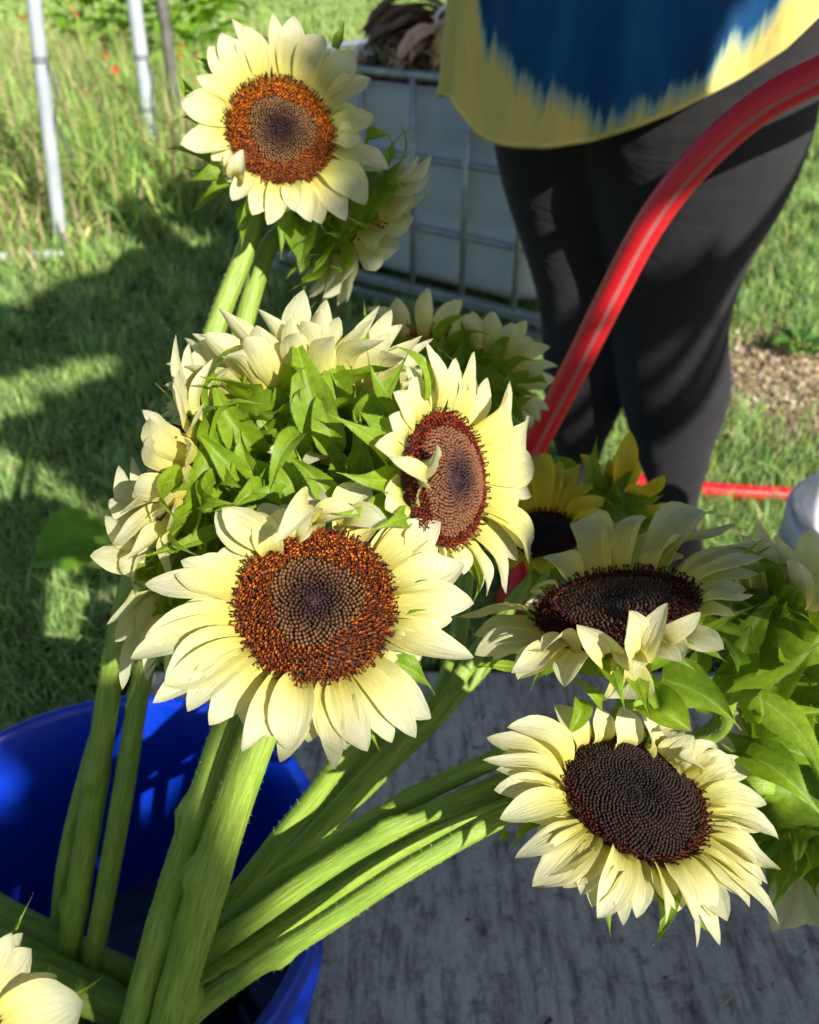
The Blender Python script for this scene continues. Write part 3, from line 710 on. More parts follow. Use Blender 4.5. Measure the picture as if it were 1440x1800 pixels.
# ------------------------------------------------------------------ person
def ringpts(L_, Y, bl, n=28, z=None):
    """ellipse ring between two silhouette pixels at distance Y: returns centre, half width, half depth"""
    (x0, x1, y) = L_; a, b_ = V(x0, y, Y), V(x1, y, Y); return (a + b_) / 2, np.linalg.norm(b_ - a) / 2 * .985, bl
person = thing('person', 'person in blue and yellow tie-dye shirt and black leggings standing behind the flowers', 'person', np.array([.44, 1.36, 0.]))
PO = np.array([.44, 1.36, 0.])
M['skin'] = mat('skin', (.30, .16, .10), .5)[0]
m, t, b = mat('black_leggings', rough=.75, spec=.12)
n_ = noise(t, 700, 2, .5); n2 = noise(t, 9, 3, .5)
c = ramp(t, n2, [(.3, (.016, .0155, .0175)), (.7, (.024, .023, .026))]); t.links.new(c, b.inputs['Base Color'])
cw = noise(t, 1, 3, .5, stretch=(7, 7, 22), dist=1.0); bump(t, b, cw, .35, .02); b.inputs['Sheen Weight'].default_value = .16; b.inputs['Sheen Roughness'].default_value = .5; b.inputs['Sheen Tint'].default_value = (.75, .72, .75, 1)
M['leggings'] = m
def leg(rows, Yf, foot_off):
    C_, Wd, Dp = [], [], []
    for (y, x0, x1) in rows:
        c0, w_, _ = ringpts((x0, x1, y), Yf, 0); C_.append(c0); Wd.append(w_)
    C_ = np.array(C_); Wd = np.array(Wd)
    q = spline(np.c_[C_, Wd], 40); vs = []
    for i in range(len(q)):
        for k_ in range(32):
            a = 2 * math.pi * k_ / 32; w_ = q[i, 3]
            vs.append(q[i, :3] + [w_ * math.cos(a), w_ * .92 * math.sin(a), 0] - PO)
    return np.array(vs), grid_faces(40, 32, True) + [tuple(range(32)), tuple(range(39*32, 40*32))[::-1]], q
legR = [(-60, 985, 1490), (40, 990, 1470), (130, 1010, 1440), (235, 1006, 1418), (350, 1036, 1372), (450, 1062, 1316), (520, 1070, 1290), (580, 1075, 1280), (680, 1086, 1283), (790, 1113, 1250), (860, 1140, 1232), (905, 1150, 1222), (925, 1153, 1222)]
legL = [(-60, 880, 1240), (40, 880, 1230), (130, 872, 1200), (250, 866, 1160), (350, 888, 1112), (450, 922, 1106), (540, 946, 1100), (620, 952, 1102), (700, 956, 1097), (780, 972, 1062), (850, 990, 1045), (890, 996, 1042)]
va, fa, qR = leg(legR, 1.34, 0); vb, fb, qL = leg(legL, 1.43, 0)
v, f, uv = merge([(va, [q[::-1] for q in fa]), (vb, [q[::-1] for q in fb])])
lg = link('leggings', mesh_np('leggings', v, f), M['leggings'], person)
rm = lg.modifiers.new('fuse', 'REMESH'); rm.mode = 'VOXEL'; rm.voxel_size = .007; rm.use_smooth_shade = True
sm = lg.modifiers.new('smooth', 'SMOOTH'); sm.iterations = 6; sm.factor = .6
# continuous body: skin modifier over a skeleton
ankR, ankL = qR[-1, :3], qL[-1, :3]
knR, knL = qR[20, :3], qL[20, :3]
J = {'pel': ((.44, 1.39, .86), .13), 'wai': ((.43, 1.39, 1.02), .125), 'che': ((.43, 1.40, 1.24), .135), 'nek': ((.43, 1.39, 1.43), .052), 'hea': ((.42, 1.36, 1.55), .082), 'top': ((.42, 1.36, 1.66), .07),
     'hR': ((.53, 1.36, .82), .10), 'kR': (tuple(knR), .055), 'aR': (tuple(ankR + [0, 0, .03]), .028), 'fR': (tuple(ankR * [1, 1, 0] + [-.05, -.09, .035]), .030),
     'hL': ((.33, 1.42, .82), .10), 'kL': (tuple(knL), .05), 'aL': (tuple(ankL + [0, 0, .03]), .026), 'fL': (tuple(ankL * [1, 1, 0] + [-.06, -.09, .035]), .030),
     'sR': ((.62, 1.39, 1.36), .052), 'eR': ((.82, 1.40, 1.14), .038), 'wR': ((.86, 1.22, 1.00), .025), 'pR': ((.87, 1.14, .97), .026),
     'sL': ((.24, 1.40, 1.36), .052), 'eL': ((.12, 1.34, 1.15), .038), 'wL': ((.20, 1.18, 1.20), .025), 'pL': ((.24, 1.12, 1.22), .026)}
for s_, pz in (('R', (.87, 1.14, .97)), ('L', (.24, 1.12, 1.22))):
    for i in range(4):
        o_ = (i - 1.5) * .019; J['f%s%d' % (s_, i)] = ((pz[0] - .025, pz[1] - .045, pz[2] + o_), .0088); J['g%s%d' % (s_, i)] = ((pz[0] - .06, pz[1] - .035 + .004 * i, pz[2] + o_ - .004), .008)
    J['t' + s_] = ((pz[0] - .04, pz[1] + .01, pz[2] + .045), .0095)
E_ = [('pel','wai'),('wai','che'),('che','nek'),('nek','hea'),('hea','top'),('pel','hR'),('hR','kR'),('kR','aR'),('aR','fR'),('pel','hL'),('hL','kL'),('kL','aL'),('aL','fL'),('che','sR'),('sR','eR'),('eR','wR'),('wR','pR'),('che','sL'),('sL','eL'),('eL','wL'),('wL','pL')]
for s_ in 'RL': E_ += [('p' + s_, 'f%s%d' % (s_, i)) for i in range(4)] + [('f%s%d' % (s_, i), 'g%s%d' % (s_, i)) for i in range(4)] + [('p' + s_, 't' + s_)]
ks = list(J); me = bpy.data.meshes.new('body'); me.from_pydata([tuple(np.array(J[q][0]) - PO) for q in ks], [(ks.index(a), ks.index(b_)) for a, b_ in E_], [])
body = link('body', me, M['skin'], person)
body.modifiers.new('skin', 'SKIN').use_smooth_shade = True
for i, q in enumerate(ks):
    sv_ = me.skin_vertices[0].data[i]; sv_.radius = (J[q][1],) * 2; sv_.use_root = (q == 'pel')
body.modifiers.new('sub', 'SUBSURF').levels = 1; body.modifiers['sub'].render_levels = 1
M['hair_dark'] = mat('dark_hair', (.03, .02, .015), .5)[0]
hb = []
for i in range(13):
    for k_ in range(24):
        a = 2 * math.pi * k_ / 24; e = math.pi * (.02 + .80 * i / 12); fr_ = max(0, -math.sin(a)) 
        rr = .112 * (1 - .45 * fr_ * max(0, (i - 4) / 8)); hb.append(np.array([rr * math.sin(e) * math.cos(a), rr * 1.05 * math.sin(e) * math.sin(a) + .02, rr * 1.15 * math.cos(e) - (.10 if i > 9 else 0) * (1 - fr_)]) + [.42 - .44, 0, 1.62])
link('hair', mesh_np('hair', hb, grid_faces(13, 24, True)), M['hair_dark'], person)
# features of the face
hc = np.array([.42, 1.36, 1.60]) - PO
v, f, uv = tube([hc + [0, -.082, .02], hc + [0, -.103, -.012], hc + [0, -.088, -.02]], np.array([.007, .012, .008]), 8, 8); link('nose', mesh_np('nose', v, f), M['skin'], person)
M['eye'] = mat('eye_white', (.7, .68, .65), .2)[0]; M['lip'] = mat('lips', (.36, .13, .11), .5)[0]
for s_ in (-1, 1):
    q = blob('eye', None, None, tuple(hc + [s_ * .03, -.076, .02]), .012, M['eye'], (1, .7, .7), 0); q.parent = person
    q = blob('ear', None, None, tuple(hc + [s_ * .088, .0, .0]), .026, M['skin'], (.4, .8, 1.1), 0); q.parent = person
v, f, uv = tube([hc + [-.022, -.078, -.045], hc + [0, -.086, -.045], hc + [.022, -.078, -.045]], np.array([.003, .007, .003]), 8, 8); link('mouth', mesh_np('mouth', v, f), M['lip'], person)
# shoes
M['shoe'] = mat('brown_shoe', (.10, .05, .035), .6)[0]
for q_ in (ankR, ankL):
    cs = [(0, .06, .045, .034, .05), (0, .02, .05, .04, .055), (-.01, -.05, .035, .044, .04), (-.02, -.12, .027, .045, .03), (-.025, -.17, .022, .032, .022)]
    vs = []
    for (ox, oy, oz, hw, hh) in cs:
        for k_ in range(14):
            a = 2 * math.pi * k_ / 14; vs.append(np.array([q_[0] + ox + hw * math.cos(a), q_[1] + oy, max(oz + .006 + hh * math.sin(a), .002)]) - PO)
    bv = link('shoe', mesh_np('shoe', vs, [q[::-1] for q in grid_faces(5, 14, True)] + [tuple(range(14)), tuple(range(56, 70))[::-1]]), M['shoe'], person)
    bv.modifiers.new('sub', 'SUBSURF').render_levels = 1
# tie-dye shirt
hem_px = [(780, 150), (800, 190), (812, 205), (835, 235), (862, 252), (900, 260), (960, 262), (1040, 250), (1120, 225), (1190, 197), (1300, 140), (1380, 88), (1440, 30), (1500, -30), (1600, -90), (2000, -150)]
dye_px = [(780, -400), (815, -120), (830, 0), (850, 60), (880, 100), (900, 122), (930, 152), (1000, 186), (1060, 188), (1150, 176), (1210, 146), (1300, 72), (1390, 0), (1460, -60), (1600, -160), (2000, -200)]
hx, hy = np.array(hem_px).T; dx_, dy_ = np.array(dye_px).T
XC, YC, AW, AD = .385, 1.335, .335, .225
def shirt_xy(a, zq, fold=1.0):
    k_ = 1 - .10 * max(0, zq) ; wv = fold * (.013 * math.sin(7 * a + 1) + .009 * math.sin(13 * a) + .004 * math.sin(23 * a + 2)) * (1 - min(zq, .9))
    return XC + (AW * k_ + wv) * math.cos(a), YC + (AD * k_ + wv) * math.sin(a)
def z_at(x, Y, xs, ys):
    z = .8
    for _ in range(12):
        r = np.array([x, Y, z]) - CP; d_ = r.dot(FW); px = 720 + F * r.dot(RT) / d_; py = np.interp(px, xs, ys)
        k_ = (900 - py) / F; z = 1 + Y * (k_ * math.cos(PITCH) - math.sin(PITCH)) / (math.cos(PITCH) + k_ * math.sin(PITCH))
    return z
nA, nZ = 240, 44; vs = []; uvs = []; dye = []
for i in range(nZ):
    for k_ in range(nA):
        a = 2 * math.pi * k_ / nA; x, Y = shirt_xy(a, 0)
        front = max(0, min(1, .5 - math.sin(a) * 2.2))
        hz = z_at(x, Y, hx, hy) * front + .80 * (1 - front); dz = z_at(x, Y, dx_, dy_) * front + .92 * (1 - front)
        hz = min(hz, .99); q = i / (nZ - 1); z = hz + (1.36 - hz) * q ** 1.15
        x, Y = shirt_xy(a, q * .9)
        if q > .8: s_ = 1 - ((q - .8) / .2) ** 2 * .45; x = XC + .02 + (x - XC) * s_; Y = YC + .04 + (Y - YC) * s_
        vs.append(np.array([x, Y, z]) - PO); uvs.append((k_ / nA, z)); dye.append((z - dz))
f = grid_faces(nZ, nA, True)
me = mesh_np('shirt', vs, f, uvs, col=np.clip(np.array(dye)[:, None] * 2 + .5, 0, 1).repeat(3, 1))
m, t, b = mat('tie_dye_cotton', rough=.85, spec=.15)
vc = node(t, 'ShaderNodeVertexColor', layer_name='Col'); uv, u, vv_ = uvxy(t)
j1 = noise(t, 1, 3, .7, uv, (110, 3.0, 1)); j2 = noise(t, 1, 2, .6, uv, (42, 1.5, 1))
def madd(a, k_, c_):
    q = node(t, 'ShaderNodeMath', operation='MULTIPLY_ADD'); t.links.new(a, q.inputs[0]); q.inputs[1].default_value = k_
    if isinstance(c_, float): q.inputs[2].default_value = c_
    else: t.links.new(c_, q.inputs[2])
    return q.outputs[0]
sm_ = madd(j1, .16, madd(j2, .14, madd(vc.outputs[0], 1.0, -.15)))
blue = ramp(t, noise(t, 7, 4, .6, stretch=(1, 1, .35)), [(.3, (.003, .035, .11)), (.55, (.006, .08, .22)), (.78, (.03, .20, .40))])
yel = ramp(t, noise(t, 1, 4, .6, uv, (60, 4, 1)), [(.2, (.66, .54, .14)), (.8, (.76, .64, .20))])
msk = ramp(t, sm_, [(.485, (0, 0, 0)), (.505, (1, 1, 1))])
c = mix(t, yel, blue, msk)
edge_ = ramp(t, sm_, [(.45, (0, 0, 0)), (.488, (.8, .8, .8)), (.52, (0, 0, 0))]); c = mix(t, c, (.16, .34, .36), edge_)
wh = ramp(t, noise(t, 1, 4, .7, uv, (26, 5, 1)), [(.70, (0, 0, 0)), (.78, (.8, .8, .8))]); wm = mix(t, (0, 0, 0), wh, msk)
c = mix(t, c, (.35, .50, .62), wm)
t.links.new(c, b.inputs['Base Color']); bump(t, b, noise(t, 1, 3, .5, stretch=(11, 11, 3.5), dist=.8), .5, .03); translucent(t, b, c, .12)
b.inputs['Sheen Weight'].default_value = .2; M['shirt'] = m
so_ = link('shirt', me, M['shirt'], person); sl = so_.modifiers.new('thick', 'SOLIDIFY'); sl.thickness = .0016
# stitched hem roll
hp = [np.array(vs[k_]) + [0, 0, .004] for k_ in range(nA)] ; hp.append(hp[0])
v, f, uv_ = tube(hp, .0026, 6); 
hem = link('hem', mesh_np('hem', v, f, np.zeros((len(v), 2))), None, person); m, t, b = mat('hem_yellow', (.72, .60, .18), .85, .1); hem.data.materials.append(m)

# ------------------------------------------------------------------ hose
m, t, b = mat('red_hose', rough=.35, spec=.5); uv, u, v_ = uvxy(t)
w1 = noise(t, 1, 2, .5, uv, (60, 40, 1)); 
st = ramp(t, u, [(.0, (0, 0, 0)), (.21, (0, 0, 0)), (.222, (.7, .7, .7)), (.25, (.7, .7, .7)), (.265, (0, 0, 0))])
wv = node(t, 'ShaderNodeTexWave'); wv.inputs['Scale'].default_value = 14; mp = node(t, 'ShaderNodeMapping'); t.links.new(uv, mp.inputs[0]); mp.inputs['Scale'].default_value = (6, 2.2, 1); t.links.new(mp.outputs[0], wv.inputs['Vector'])
sc_ = ramp(t, wv.outputs['Fac'], [(.3, (.14, .07, .07)), (.6, (.34, .30, .26))])
c = mix(t, (.64, .012, .020), sc_, st); t.links.new(c, b.inputs['Base Color']); bump(t, b, wv.outputs['Fac'], .12, .0006); M['hose'] = m
hp = [P(1640, 80, .70), P(1540, 92, .73), P(1440, 131, .75), P(1330, 192, .78), P(1222, 290, .82), P(1145, 390, .86), P(1080, 510, .91), P(1020, 630, .96), P(965, 735, 1.01), P(940, 785, 1.04)]
hp2 = hp + [P(925, 840, 1.08), P(915, 900, 1.12)] + [np.array([.20, 1.02, .12]), np.array([.17, 1.09, .045]), np.array([.22, 1.24, .02])] + [G(1010, 842, .034), G(1100, 842, .034), G(1240, 860, .034), G(1400, 870, .034), G(1560, 880, .034), G(1800, 900, .034)]
hp2 = [np.array([.95, 1.3, .55]), np.array([.93, 1.2, .80]), np.array(J['pR'][0]) + [-.03, -.03, 0], np.array([.66, .95, .965])] + hp2
hv, hf, huv = tube(hp2, np.array([.0165] * len(hp2)), 24, 240, origin=hp2[2])
row = hv.reshape(240, 24, 3)[40] + hp2[2]; kf = int(np.argmax((row - row.mean(0)).dot(CP - row.mean(0) + RT * .25 - UP * .25)))
huv[:, 0] = (np.round(huv[:, 0] * 24) - kf + 6) % 24 / 24
tag(link('garden_hose', mesh_np('garden_hose', hv, hf, huv), M['hose'], loc=hp2[2]), 'thick red garden hose with a grey stripe arching over the leggings down to the grass', 'hose')

# ------------------------------------------------------------------ buckets
def bucket(name, label, c0, r_top, r_bot, hgt, m_, z0=SLABTOP, tilt=None):
    root = thing(name, label, 'bucket', (c0[0], c0[1], z0))
    prof = [(0, .004), (r_bot, .004), (r_bot, 0), (r_bot + .002, .004), (r_top - .012, hgt * .70), (r_top - .004, hgt * .705), (r_top - .003, hgt * .725), (r_top - .010, hgt * .73), (r_top - .006, hgt * .90), (r_top - .001, hgt * .905), (r_top + .006, hgt * .93), (r_top + .007, hgt - .004), (r_top + .004, hgt), (r_top - .003, hgt), (r_top - .006, hgt - .006), (r_top - .010, hgt * .93), (r_top - .014, hgt * .905), (r_top - .016, hgt * .72), (r_bot - .003, .012), (0, .010)]
    ns = 72; vs = []
    for r_, z in prof:
        for k_ in range(ns): a = 2 * math.pi * k_ / ns; vs.append((r_ * math.cos(a), r_ * math.sin(a), z))
    link('bucket_shell', mesh_np('bucket_shell', vs, [q[::-1] for q in grid_faces(len(prof), ns, True)][::-1]), m_, root).modifiers.new('b', 'BEVEL').width = .0006
    return root
m, t, b = mat('blue_plastic', rough=.30, spec=.5)
c = ramp(t, noise(t, 8, 4, .6), [(.3, (.0015, .026, .40)), (.7, (.002, .040, .50))]); t.links.new(c, b.inputs['Base Color'])
c = mix(t, c, (.05, .12, .45), ramp(t, noise(t, 1, 6, .8, stretch=(60, 60, 7)), [(.60, (0, 0, 0)), (.72, (.55, .55, .55))])); t.links.new(c, b.inputs['Base Color'])
c = mix(t, c, (.16, .15, .12), ramp(t, noise(t, 11, 6, .8), [(.60, (0, 0, 0)), (.72, (.35, .35, .35))])); t.links.new(c, b.inputs['Base Color'])
sn = noise(t, 1, 4, .7, stretch=(40, 40, 3)); bump(t, b, sn, .10, .002)
rr_ = ramp(t, noise(t, 30, 4, .7), [(.3, (.22, .22, .22)), (.7, (.48, .48, .48))]); t.links.new(rr_, b.inputs['Roughness']); M['blue'] = m
BC = (-.264, .371)
bk1 = bucket('blue_bucket', 'large round blue plastic bucket holding the bunches of cut sunflower stems', BC, .192, .155, .36, M['blue'])
m, t, b = mat('bucket_water', (.5, .6, .55), .04, .5); b.inputs['Transmission Weight'].default_value = .9; b.inputs['IOR'].default_value = 1.33; M['water'] = m
wv_ = [(0, 0, 0)] + [(.160 * math.cos(a), .160 * math.sin(a), 0) for a in np.linspace(0, 2 * math.pi, 49)[:-1]]
tag(link('bucket_water', mesh_np('bucket_water', wv_, [(0, 1 + i, 1 + (i + 1) % 48) for i in range(48)]), M['water'], loc=(BC[0], BC[1], SLABTOP + .09)), kind='stuff')

m, t, b = mat('scuffed_white_plastic', rough=.4, spec=.5)
c = ramp(t, noise(t, 16, 5, .7), [(.35, (.58, .60, .62)), (.6, (.82, .83, .83))]); t.links.new(c, b.inputs['Base Color']); M['white_bucket'] = m
wr = G(1375, 935, .36); WB = (wr[0] + .172, wr[1] + .0)
bk2 = bucket('white_bucket', 'scuffed white plastic bucket with a crumpled liner at the right edge', WB, .150, .125, .345, M['white_bucket'])
vs = []; 
for i in range(26):
    for k_ in range(60):
        q = i / 25; a = 2 * math.pi * k_ / 60; r_ = .152 + .003 if q < .12 else .140 - .10 * (q - .12)
        z = .28 + .9 * q if q < .08 else .352 - .20 * max(0, q - .14)
        if q >= .08 and q < .14: r_ = .150; z = .352
        r_ += .010 * q * math.sin(5 * a + 9 * q) + .006 * q * math.sin(11 * a - 14 * q) ; z += .02 * q * math.sin(4 * a + 5 * q) + .008 * q * math.sin(9 * a + 17 * q)
        r_ *= (1 if q < .6 else 1 - (q - .6) * 2.4)
        vs.append((r_ * math.cos(a), r_ * math.sin(a), z))
m, t, b = mat('crumpled_liner', rough=.3, spec=.5); c = ramp(t, noise(t, 9, 5, .6), [(.35, (.55, .58, .62)), (.6, (.84, .85, .86)), (.8, (.70, .62, .52))]); t.links.new(c, b.inputs['Base Color'])
bump(t, b, noise(t, 38, 5, .7, dist=1.2), .9, .012); translucent(t, b, (.8, .82, .85), .2); M['liner'] = m
tag(link('plastic_liner', mesh_np('plastic_liner', vs, grid_faces(26, 60, True)), M['liner'], loc=(WB[0], WB[1], SLABTOP)), 'crumpled white plastic liner sagging inside the white bucket', 'liner')

#FLOWERS
# ------------------------------------------------------------------ sunflowers
#   each petal: tip x, tip y, width in photo pixels, options
f1 = [(775,918,66,dict(bow=.10)),(816,991,68),(833,1061,62),(833,1156,66,dict(bow=.18)),(750,1151,46,dict(z=.3)),(758,1263,62),(731,1297,52),(646,1321,66,dict(bow=.1)),
      (588,1353,46,dict(z=0)),(597,1328,54),(510,1321,74,dict(bow=.16,cup=.5)),(492,1340,54,dict(z=0)),(466,1297,66,dict(bow=.15)),(425,1321,52),(330,1251,64),(269,1236,50,dict(z=0)),
      (289,1205,88,dict(bow=.14,cup=.35)),(230,1158,54,dict(z=-.05)),(255,1120,76),(255,1027,50,dict(z=0)),(308,1010,52,dict(z=.2)),(318,986,46),
      (379,900,52,dict(z=.2,bow=.15,roll=.5)),(391,893,56,dict(z=.35,bow=.2,roll=.5,b=(478,962))),(500,893,56,dict(z=.3,bow=.25,roll=-.2,b=(500,950))),(549,900,52,dict(z=.35,bow=.22,b=(520,942))),(483,957,48,dict(z=.8,bow=.45,cup=.6,b=(535,928))),
      (630,903,50,dict(z=.45,bow=.25,cup=.7,b=(560,932))),(647,851,66,dict(z=.15,bow=.05,cup=.5,b=(590,915))),(686,926,46,dict(z=.5,bow=.2,b=(606,926))),(455,900,48,dict(z=.35,bow=.3,b=(475,975)))]
T1 = [dict(p=[(470,1130,.46),(398,1280,.455),(350,1420,.455),(300,1570,.46),(235,1820,.475),('w',-.25,.29,.06)], r=(.0076,.0086), nodes=((.26,1.2),(.19,3.6)))]
sunflower('largest pale yellow sunflower, facing the camera with orange-brown centre, mid picture', (555,1063), .37, (.12,.42,.90), 139, f1, sty=STY1, inner=.57, N=1350, stems=T1, seed=11, under=26, dome=.20, nbract=16, blen=.8)

f2 = [(747,598,32,dict(z=.1)),(763,618,24,dict(roll=.8)),(801,629,36),(834,618,42),(896,670,56),(931,733,62),(936,809,64),(932,868,54),(925,926,50),(934,957,46,dict(z=-.1)),(931,990,52,dict(z=-.1)),(890,1044,52),(855,1048,42),
      (815,1010,40),(768,782,50,dict(z=.55,bow=.35,b=(716,800),cup=.6)),(684,804,42,dict(z=.35,bow=.3,b=(722,842))),(714,643,38,dict(z=-.2)),(735,870,34,dict(z=.3,b=(722,880)))]
T2 = [dict(p=[(740,1000,.50),(680,1200,.54),(590,1350,.54),(480,1490,.54),(385,1620,.55),('w',-.26,.35,.05)], r=(.0062,.0070))]
sunflower('pale yellow sunflower facing right with red-rimmed tan centre, right of the middle cluster', (784,843), .41, (.80,.06,.60), 118, f2, sty=STY_RED, inner=.80, N=1250, stems=T2, seed=21, under=20, dome=.26)

f0 = [(480,23,36),(517,28,46),(567,62,46),(623,88,52),(652,137,42),(657,205,36),(636,250,42),(684,298,50),(643,360,56),(608,388,42),(547,390,44,dict(z=.2)),(520,372,34,dict(z=.3)),(493,374,42),(470,395,36),(443,378,42),(408,353,42),
      (372,282,32),(317,253,52,dict(cup=.5)),(318,180,58,dict(cup=.5)),(345,133,36),(368,80,52),(390,57,46),(408,33,32,dict(z=0)),(427,45,52),
      (428,262,32,dict(z=.5,bow=.4,cup=.8,b=(420,305))),(404,262,22,dict(z=.3,b=(405,300)))]
T0 = [dict(p=[(432,440,.60),(392,540,.60),(345,680,.60),(270,900,.60),(208,1120,.60),(165,1400,.62),(125,1640,.65),(95,1800,.68),('w',-.335,.28,.05)], r=(.0072,.0100), nodes=((.50,2.5),(.62,4.)))]
sunflower('pale yellow sunflower with orange ring round its centre, highest in the picture', (493,232), .54, (.26,.04,.96), 94, f0, sty=dict(STY1, bud=(.19,.095,.035), open=(.60,.20,.014), open2=(.50,.13,.01), hook=.3), inner=.60, N=1400, stems=T0, seed=31, under=20, dome=.14,
    bpl=[((340,185,.57),(309,118,.57),22,dict(n=(.3,0,1))),((375,285,.57),(284,263,.56),26),((385,300,.56),(322,292,.55),28,dict(hook=.3)),((400,330,.57),(330,378,.59),34),((532,90,.57),(537,28,.57),18),((590,85,.57),(606,32,.57),20),((645,240,.57),(695,237,.57),26),((440,360,.56),(425,440,.56),34)])

f6 = [(975,1238,52,dict(z=.4,bow=.3)),(1052,1240,46,dict(z=.5,bow=.35)),(1092,1242,60,dict(z=.55,bow=.4)),(1128,1254,58,dict(z=.6,bow=.5,cup=.6)),(1174,1297,44,dict(z=.6,bow=.45)),(1220,1294,56,dict(z=.5,bow=.4)),(1259,1308,46,dict(z=.35,bow=.3)),(1293,1341,50,dict(z=.3,bow=.25)),
      (1330,1350,50,dict(z=.1)),(1348,1414,42,dict(z=.2)),(1369,1476,62),(1373,1529,62,dict(z=0)),(1350,1554,46),(1318,1595,52),(1369,1625,34,dict(z=-.35)),(1266,1662,54,dict(z=-.35)),(1257,1616,52),(1225,1623,46),(1225,1666,16,dict(z=-.3)),
      (1170,1627,36,dict(roll=.6)),(1119,1614,52),(1096,1627,40,dict(z=-.1)),(1050,1614,62),(991,1561,62),(936,1559,72),(906,1508,46,dict(z=-.15)),(879,1440,52),(869,1389,48),(849,1336,38,dict(z=.1)),(856,1297,48,dict(z=0)),(892,1279,56,dict(z=.3,bow=.25)),(1195,1330,40,dict(z=.5,bow=.4))]
RS = [dict(p=[(985,1290,.50),(870,1335,.50),(700,1418,.50),(500,1540,.51),(380,1640,.52),(260,1770,.53),('w',-.27,.36,.04)], r=(.0056,.0064), nodes=((.22,2.),(.34,4.2)))]
sunflower('pale yellow sunflower with a dark glossy centre hanging low at the right over the concrete', (1115,1400), .40, (.20,.82,.53), 130, f6, sty=STY_DARK, inner=.90, N=1500, stems=RS, zt=-.12, seed=61, under=32, dome=.22, nbract=14, blen=.75,
    bpl=[((905,1420,.41),(835,1442,.41),14),((890,1460,.41),(880,1485,.41),16)])

f5 = [(950,981,52),(1009,919,60),(1050,928,46,dict(z=0)),(1101,910,62),(1156,921,46,dict(z=0)),(1198,945,50),(1252,904,66),(1293,919,52,dict(z=0)),(1351,950,48),(1346,979,46),(1325,1046,46,dict(z=.1,bow=.1)),
      (803,1084,50,dict(z=.05)),(835,1151,62,dict(z=.05)),(899,1183,48,dict(z=.1)),(925,1060,30,dict(z=.1)),
      (952,1146,44,dict(z=.3,b=(1010,1148),bow=.3)),(1014,1098,50,dict(z=.55,bow=.3,cup=.7,b=(1055,1150),n=W((0,.2,1)))),(1106,1074,66,dict(z=.75,bow=.15,cup=.4,b=(1104,1146),n=W((0,.2,1)))),(1174,1060,44,dict(z=.7,bow=.25,roll=.7,b=(1130,1140),n=W((0,.3,1)))),
      (1232,1076,36,dict(z=.4,bow=.2,b=(1160,1120),n=W((0,.3,1)))),(1095,1228,74,dict(z=.1,bow=.15,cup=.3,d=.395,b=(1092,1150),n=W((0,.1,1)))),(905,1150,34,dict(z=.15,b=(985,1150)))]
RS5 = [dict(p=[(1000,1330,.52),(870,1383,.49),(700,1455,.485),(560,1535,.485),(440,1620,.49),(350,1685,.50),(230,1800,.52),('w',-.26,.35,.04)], r=(.0060,.0068), nodes=((.27,1.),))]
sunflower('pale sunflower tilted to the sky with dark fringed centre and shaded upper petals', (1082,1068), .415, (-.22,.93,.29), 139, f5, sty=dict(STY_DARK, open=(.12,.025,.012), bud=(.075,.036,.02), hook=.9), inner=.72, N=1350, stems=RS5, seed=51, under=16, dome=.14, nbract=12, blen=.65,
    bpl=[((1150,1150,.40),(1222,1178,.385),44,dict(hook=-.3)),((1185,1150,.41),(1342,1060,.39),30,dict(bow=.15)),((920,1175,.41),(826,1178,.40),22,dict(bow=-.2)),((1060,1235,.42),(985,1172,.41),30,dict(bow=.3)),
         ((1020,1230,.42),(1000,1290,.41),40,dict(kind='leaf',bow=.3)),((1145,1235,.41),(1215,1285,.395),80,dict(kind='leaf',bow=.4,cup=.6)),((1120,1200,.42),(1160,1260,.40),50,dict(kind='leaf',bow=.3)),
         ((1250,1020,.43),(1355,938,.43),18),((1290,1010,.43),(1412,995,.43),20,dict(bow=.05)),((1230,1060,.43),(1390,945,.44),16)])

# seen from behind: middle cluster
f4 = [(463,568,36),(495,551,38),(552,541,40),(590,575,40),(609,551,40),(650,562,42),(700,590,46),(723,594,44),(438,636,44),(400,655,46),(345,676,46),(300,700,44),(380,735,48),(560,660,60),(500,665,50)]
R4 = [dict(p=[(545,860,.50),(480,1080,.50),(415,1290,.50),(345,1500,.50),(275,1750,.51),('w',-.25,.32,.05)], r=(.007,.008))]
sunflower('pale sunflower turned away at the top of the middle cluster, broad green bracts showing', (535,722), .475, (-.12,.76,-.26), 128, pw=.66, auto=[(30,-.05,.60,.65,.95),(28,-.08,.30,.7,1.0),(22,-.1,.05,.7,1.0)], N=300, stems=R4, seed=41, under=0, nbract=12,
    bpl=[((565,770,.425),(509,560,.43),86,dict(bow=.16,cup=.4)),((640,745,.42),(720,616,.40),58,dict(bow=.25,hook=.2)),((600,720,.435),(598,590,.45),60),((455,800,.43),(368,640,.425),70,dict(bow=.2)),((425,830,.43),(272,672,.41),46,dict(bow=.25,hook=.3)),
         ((480,780,.44),(476,640,.45),52),((700,770,.42),(705,640,.43),60),((690,800,.43),(672,700,.44),70,dict(bow=.1)),((520,700,.45),(555,530,.46),22,dict(bow=.2)),((640,650,.45),(640,528,.46),20,dict(bow=.2)),((430,690,.44),(407,595,.45),18),((445,690,.45),(418,592,.46),18),
         ((530,760,.41),(470,885,.40),46,dict(bow=.4,hook=.2)),((590,800,.42),(560,690,.42),60,dict(kind='leaf',bow=.3)),((640,800,.42),(620,720,.41),44,dict(bow=.4,roll=.5))])
R3 = [dict(p=[(430,980,.53),(430,1100,.54),(395,1280,.53),(345,1450,.53),(270,1700,.54),('w',-.26,.34,.05)], r=(.007,.008))]
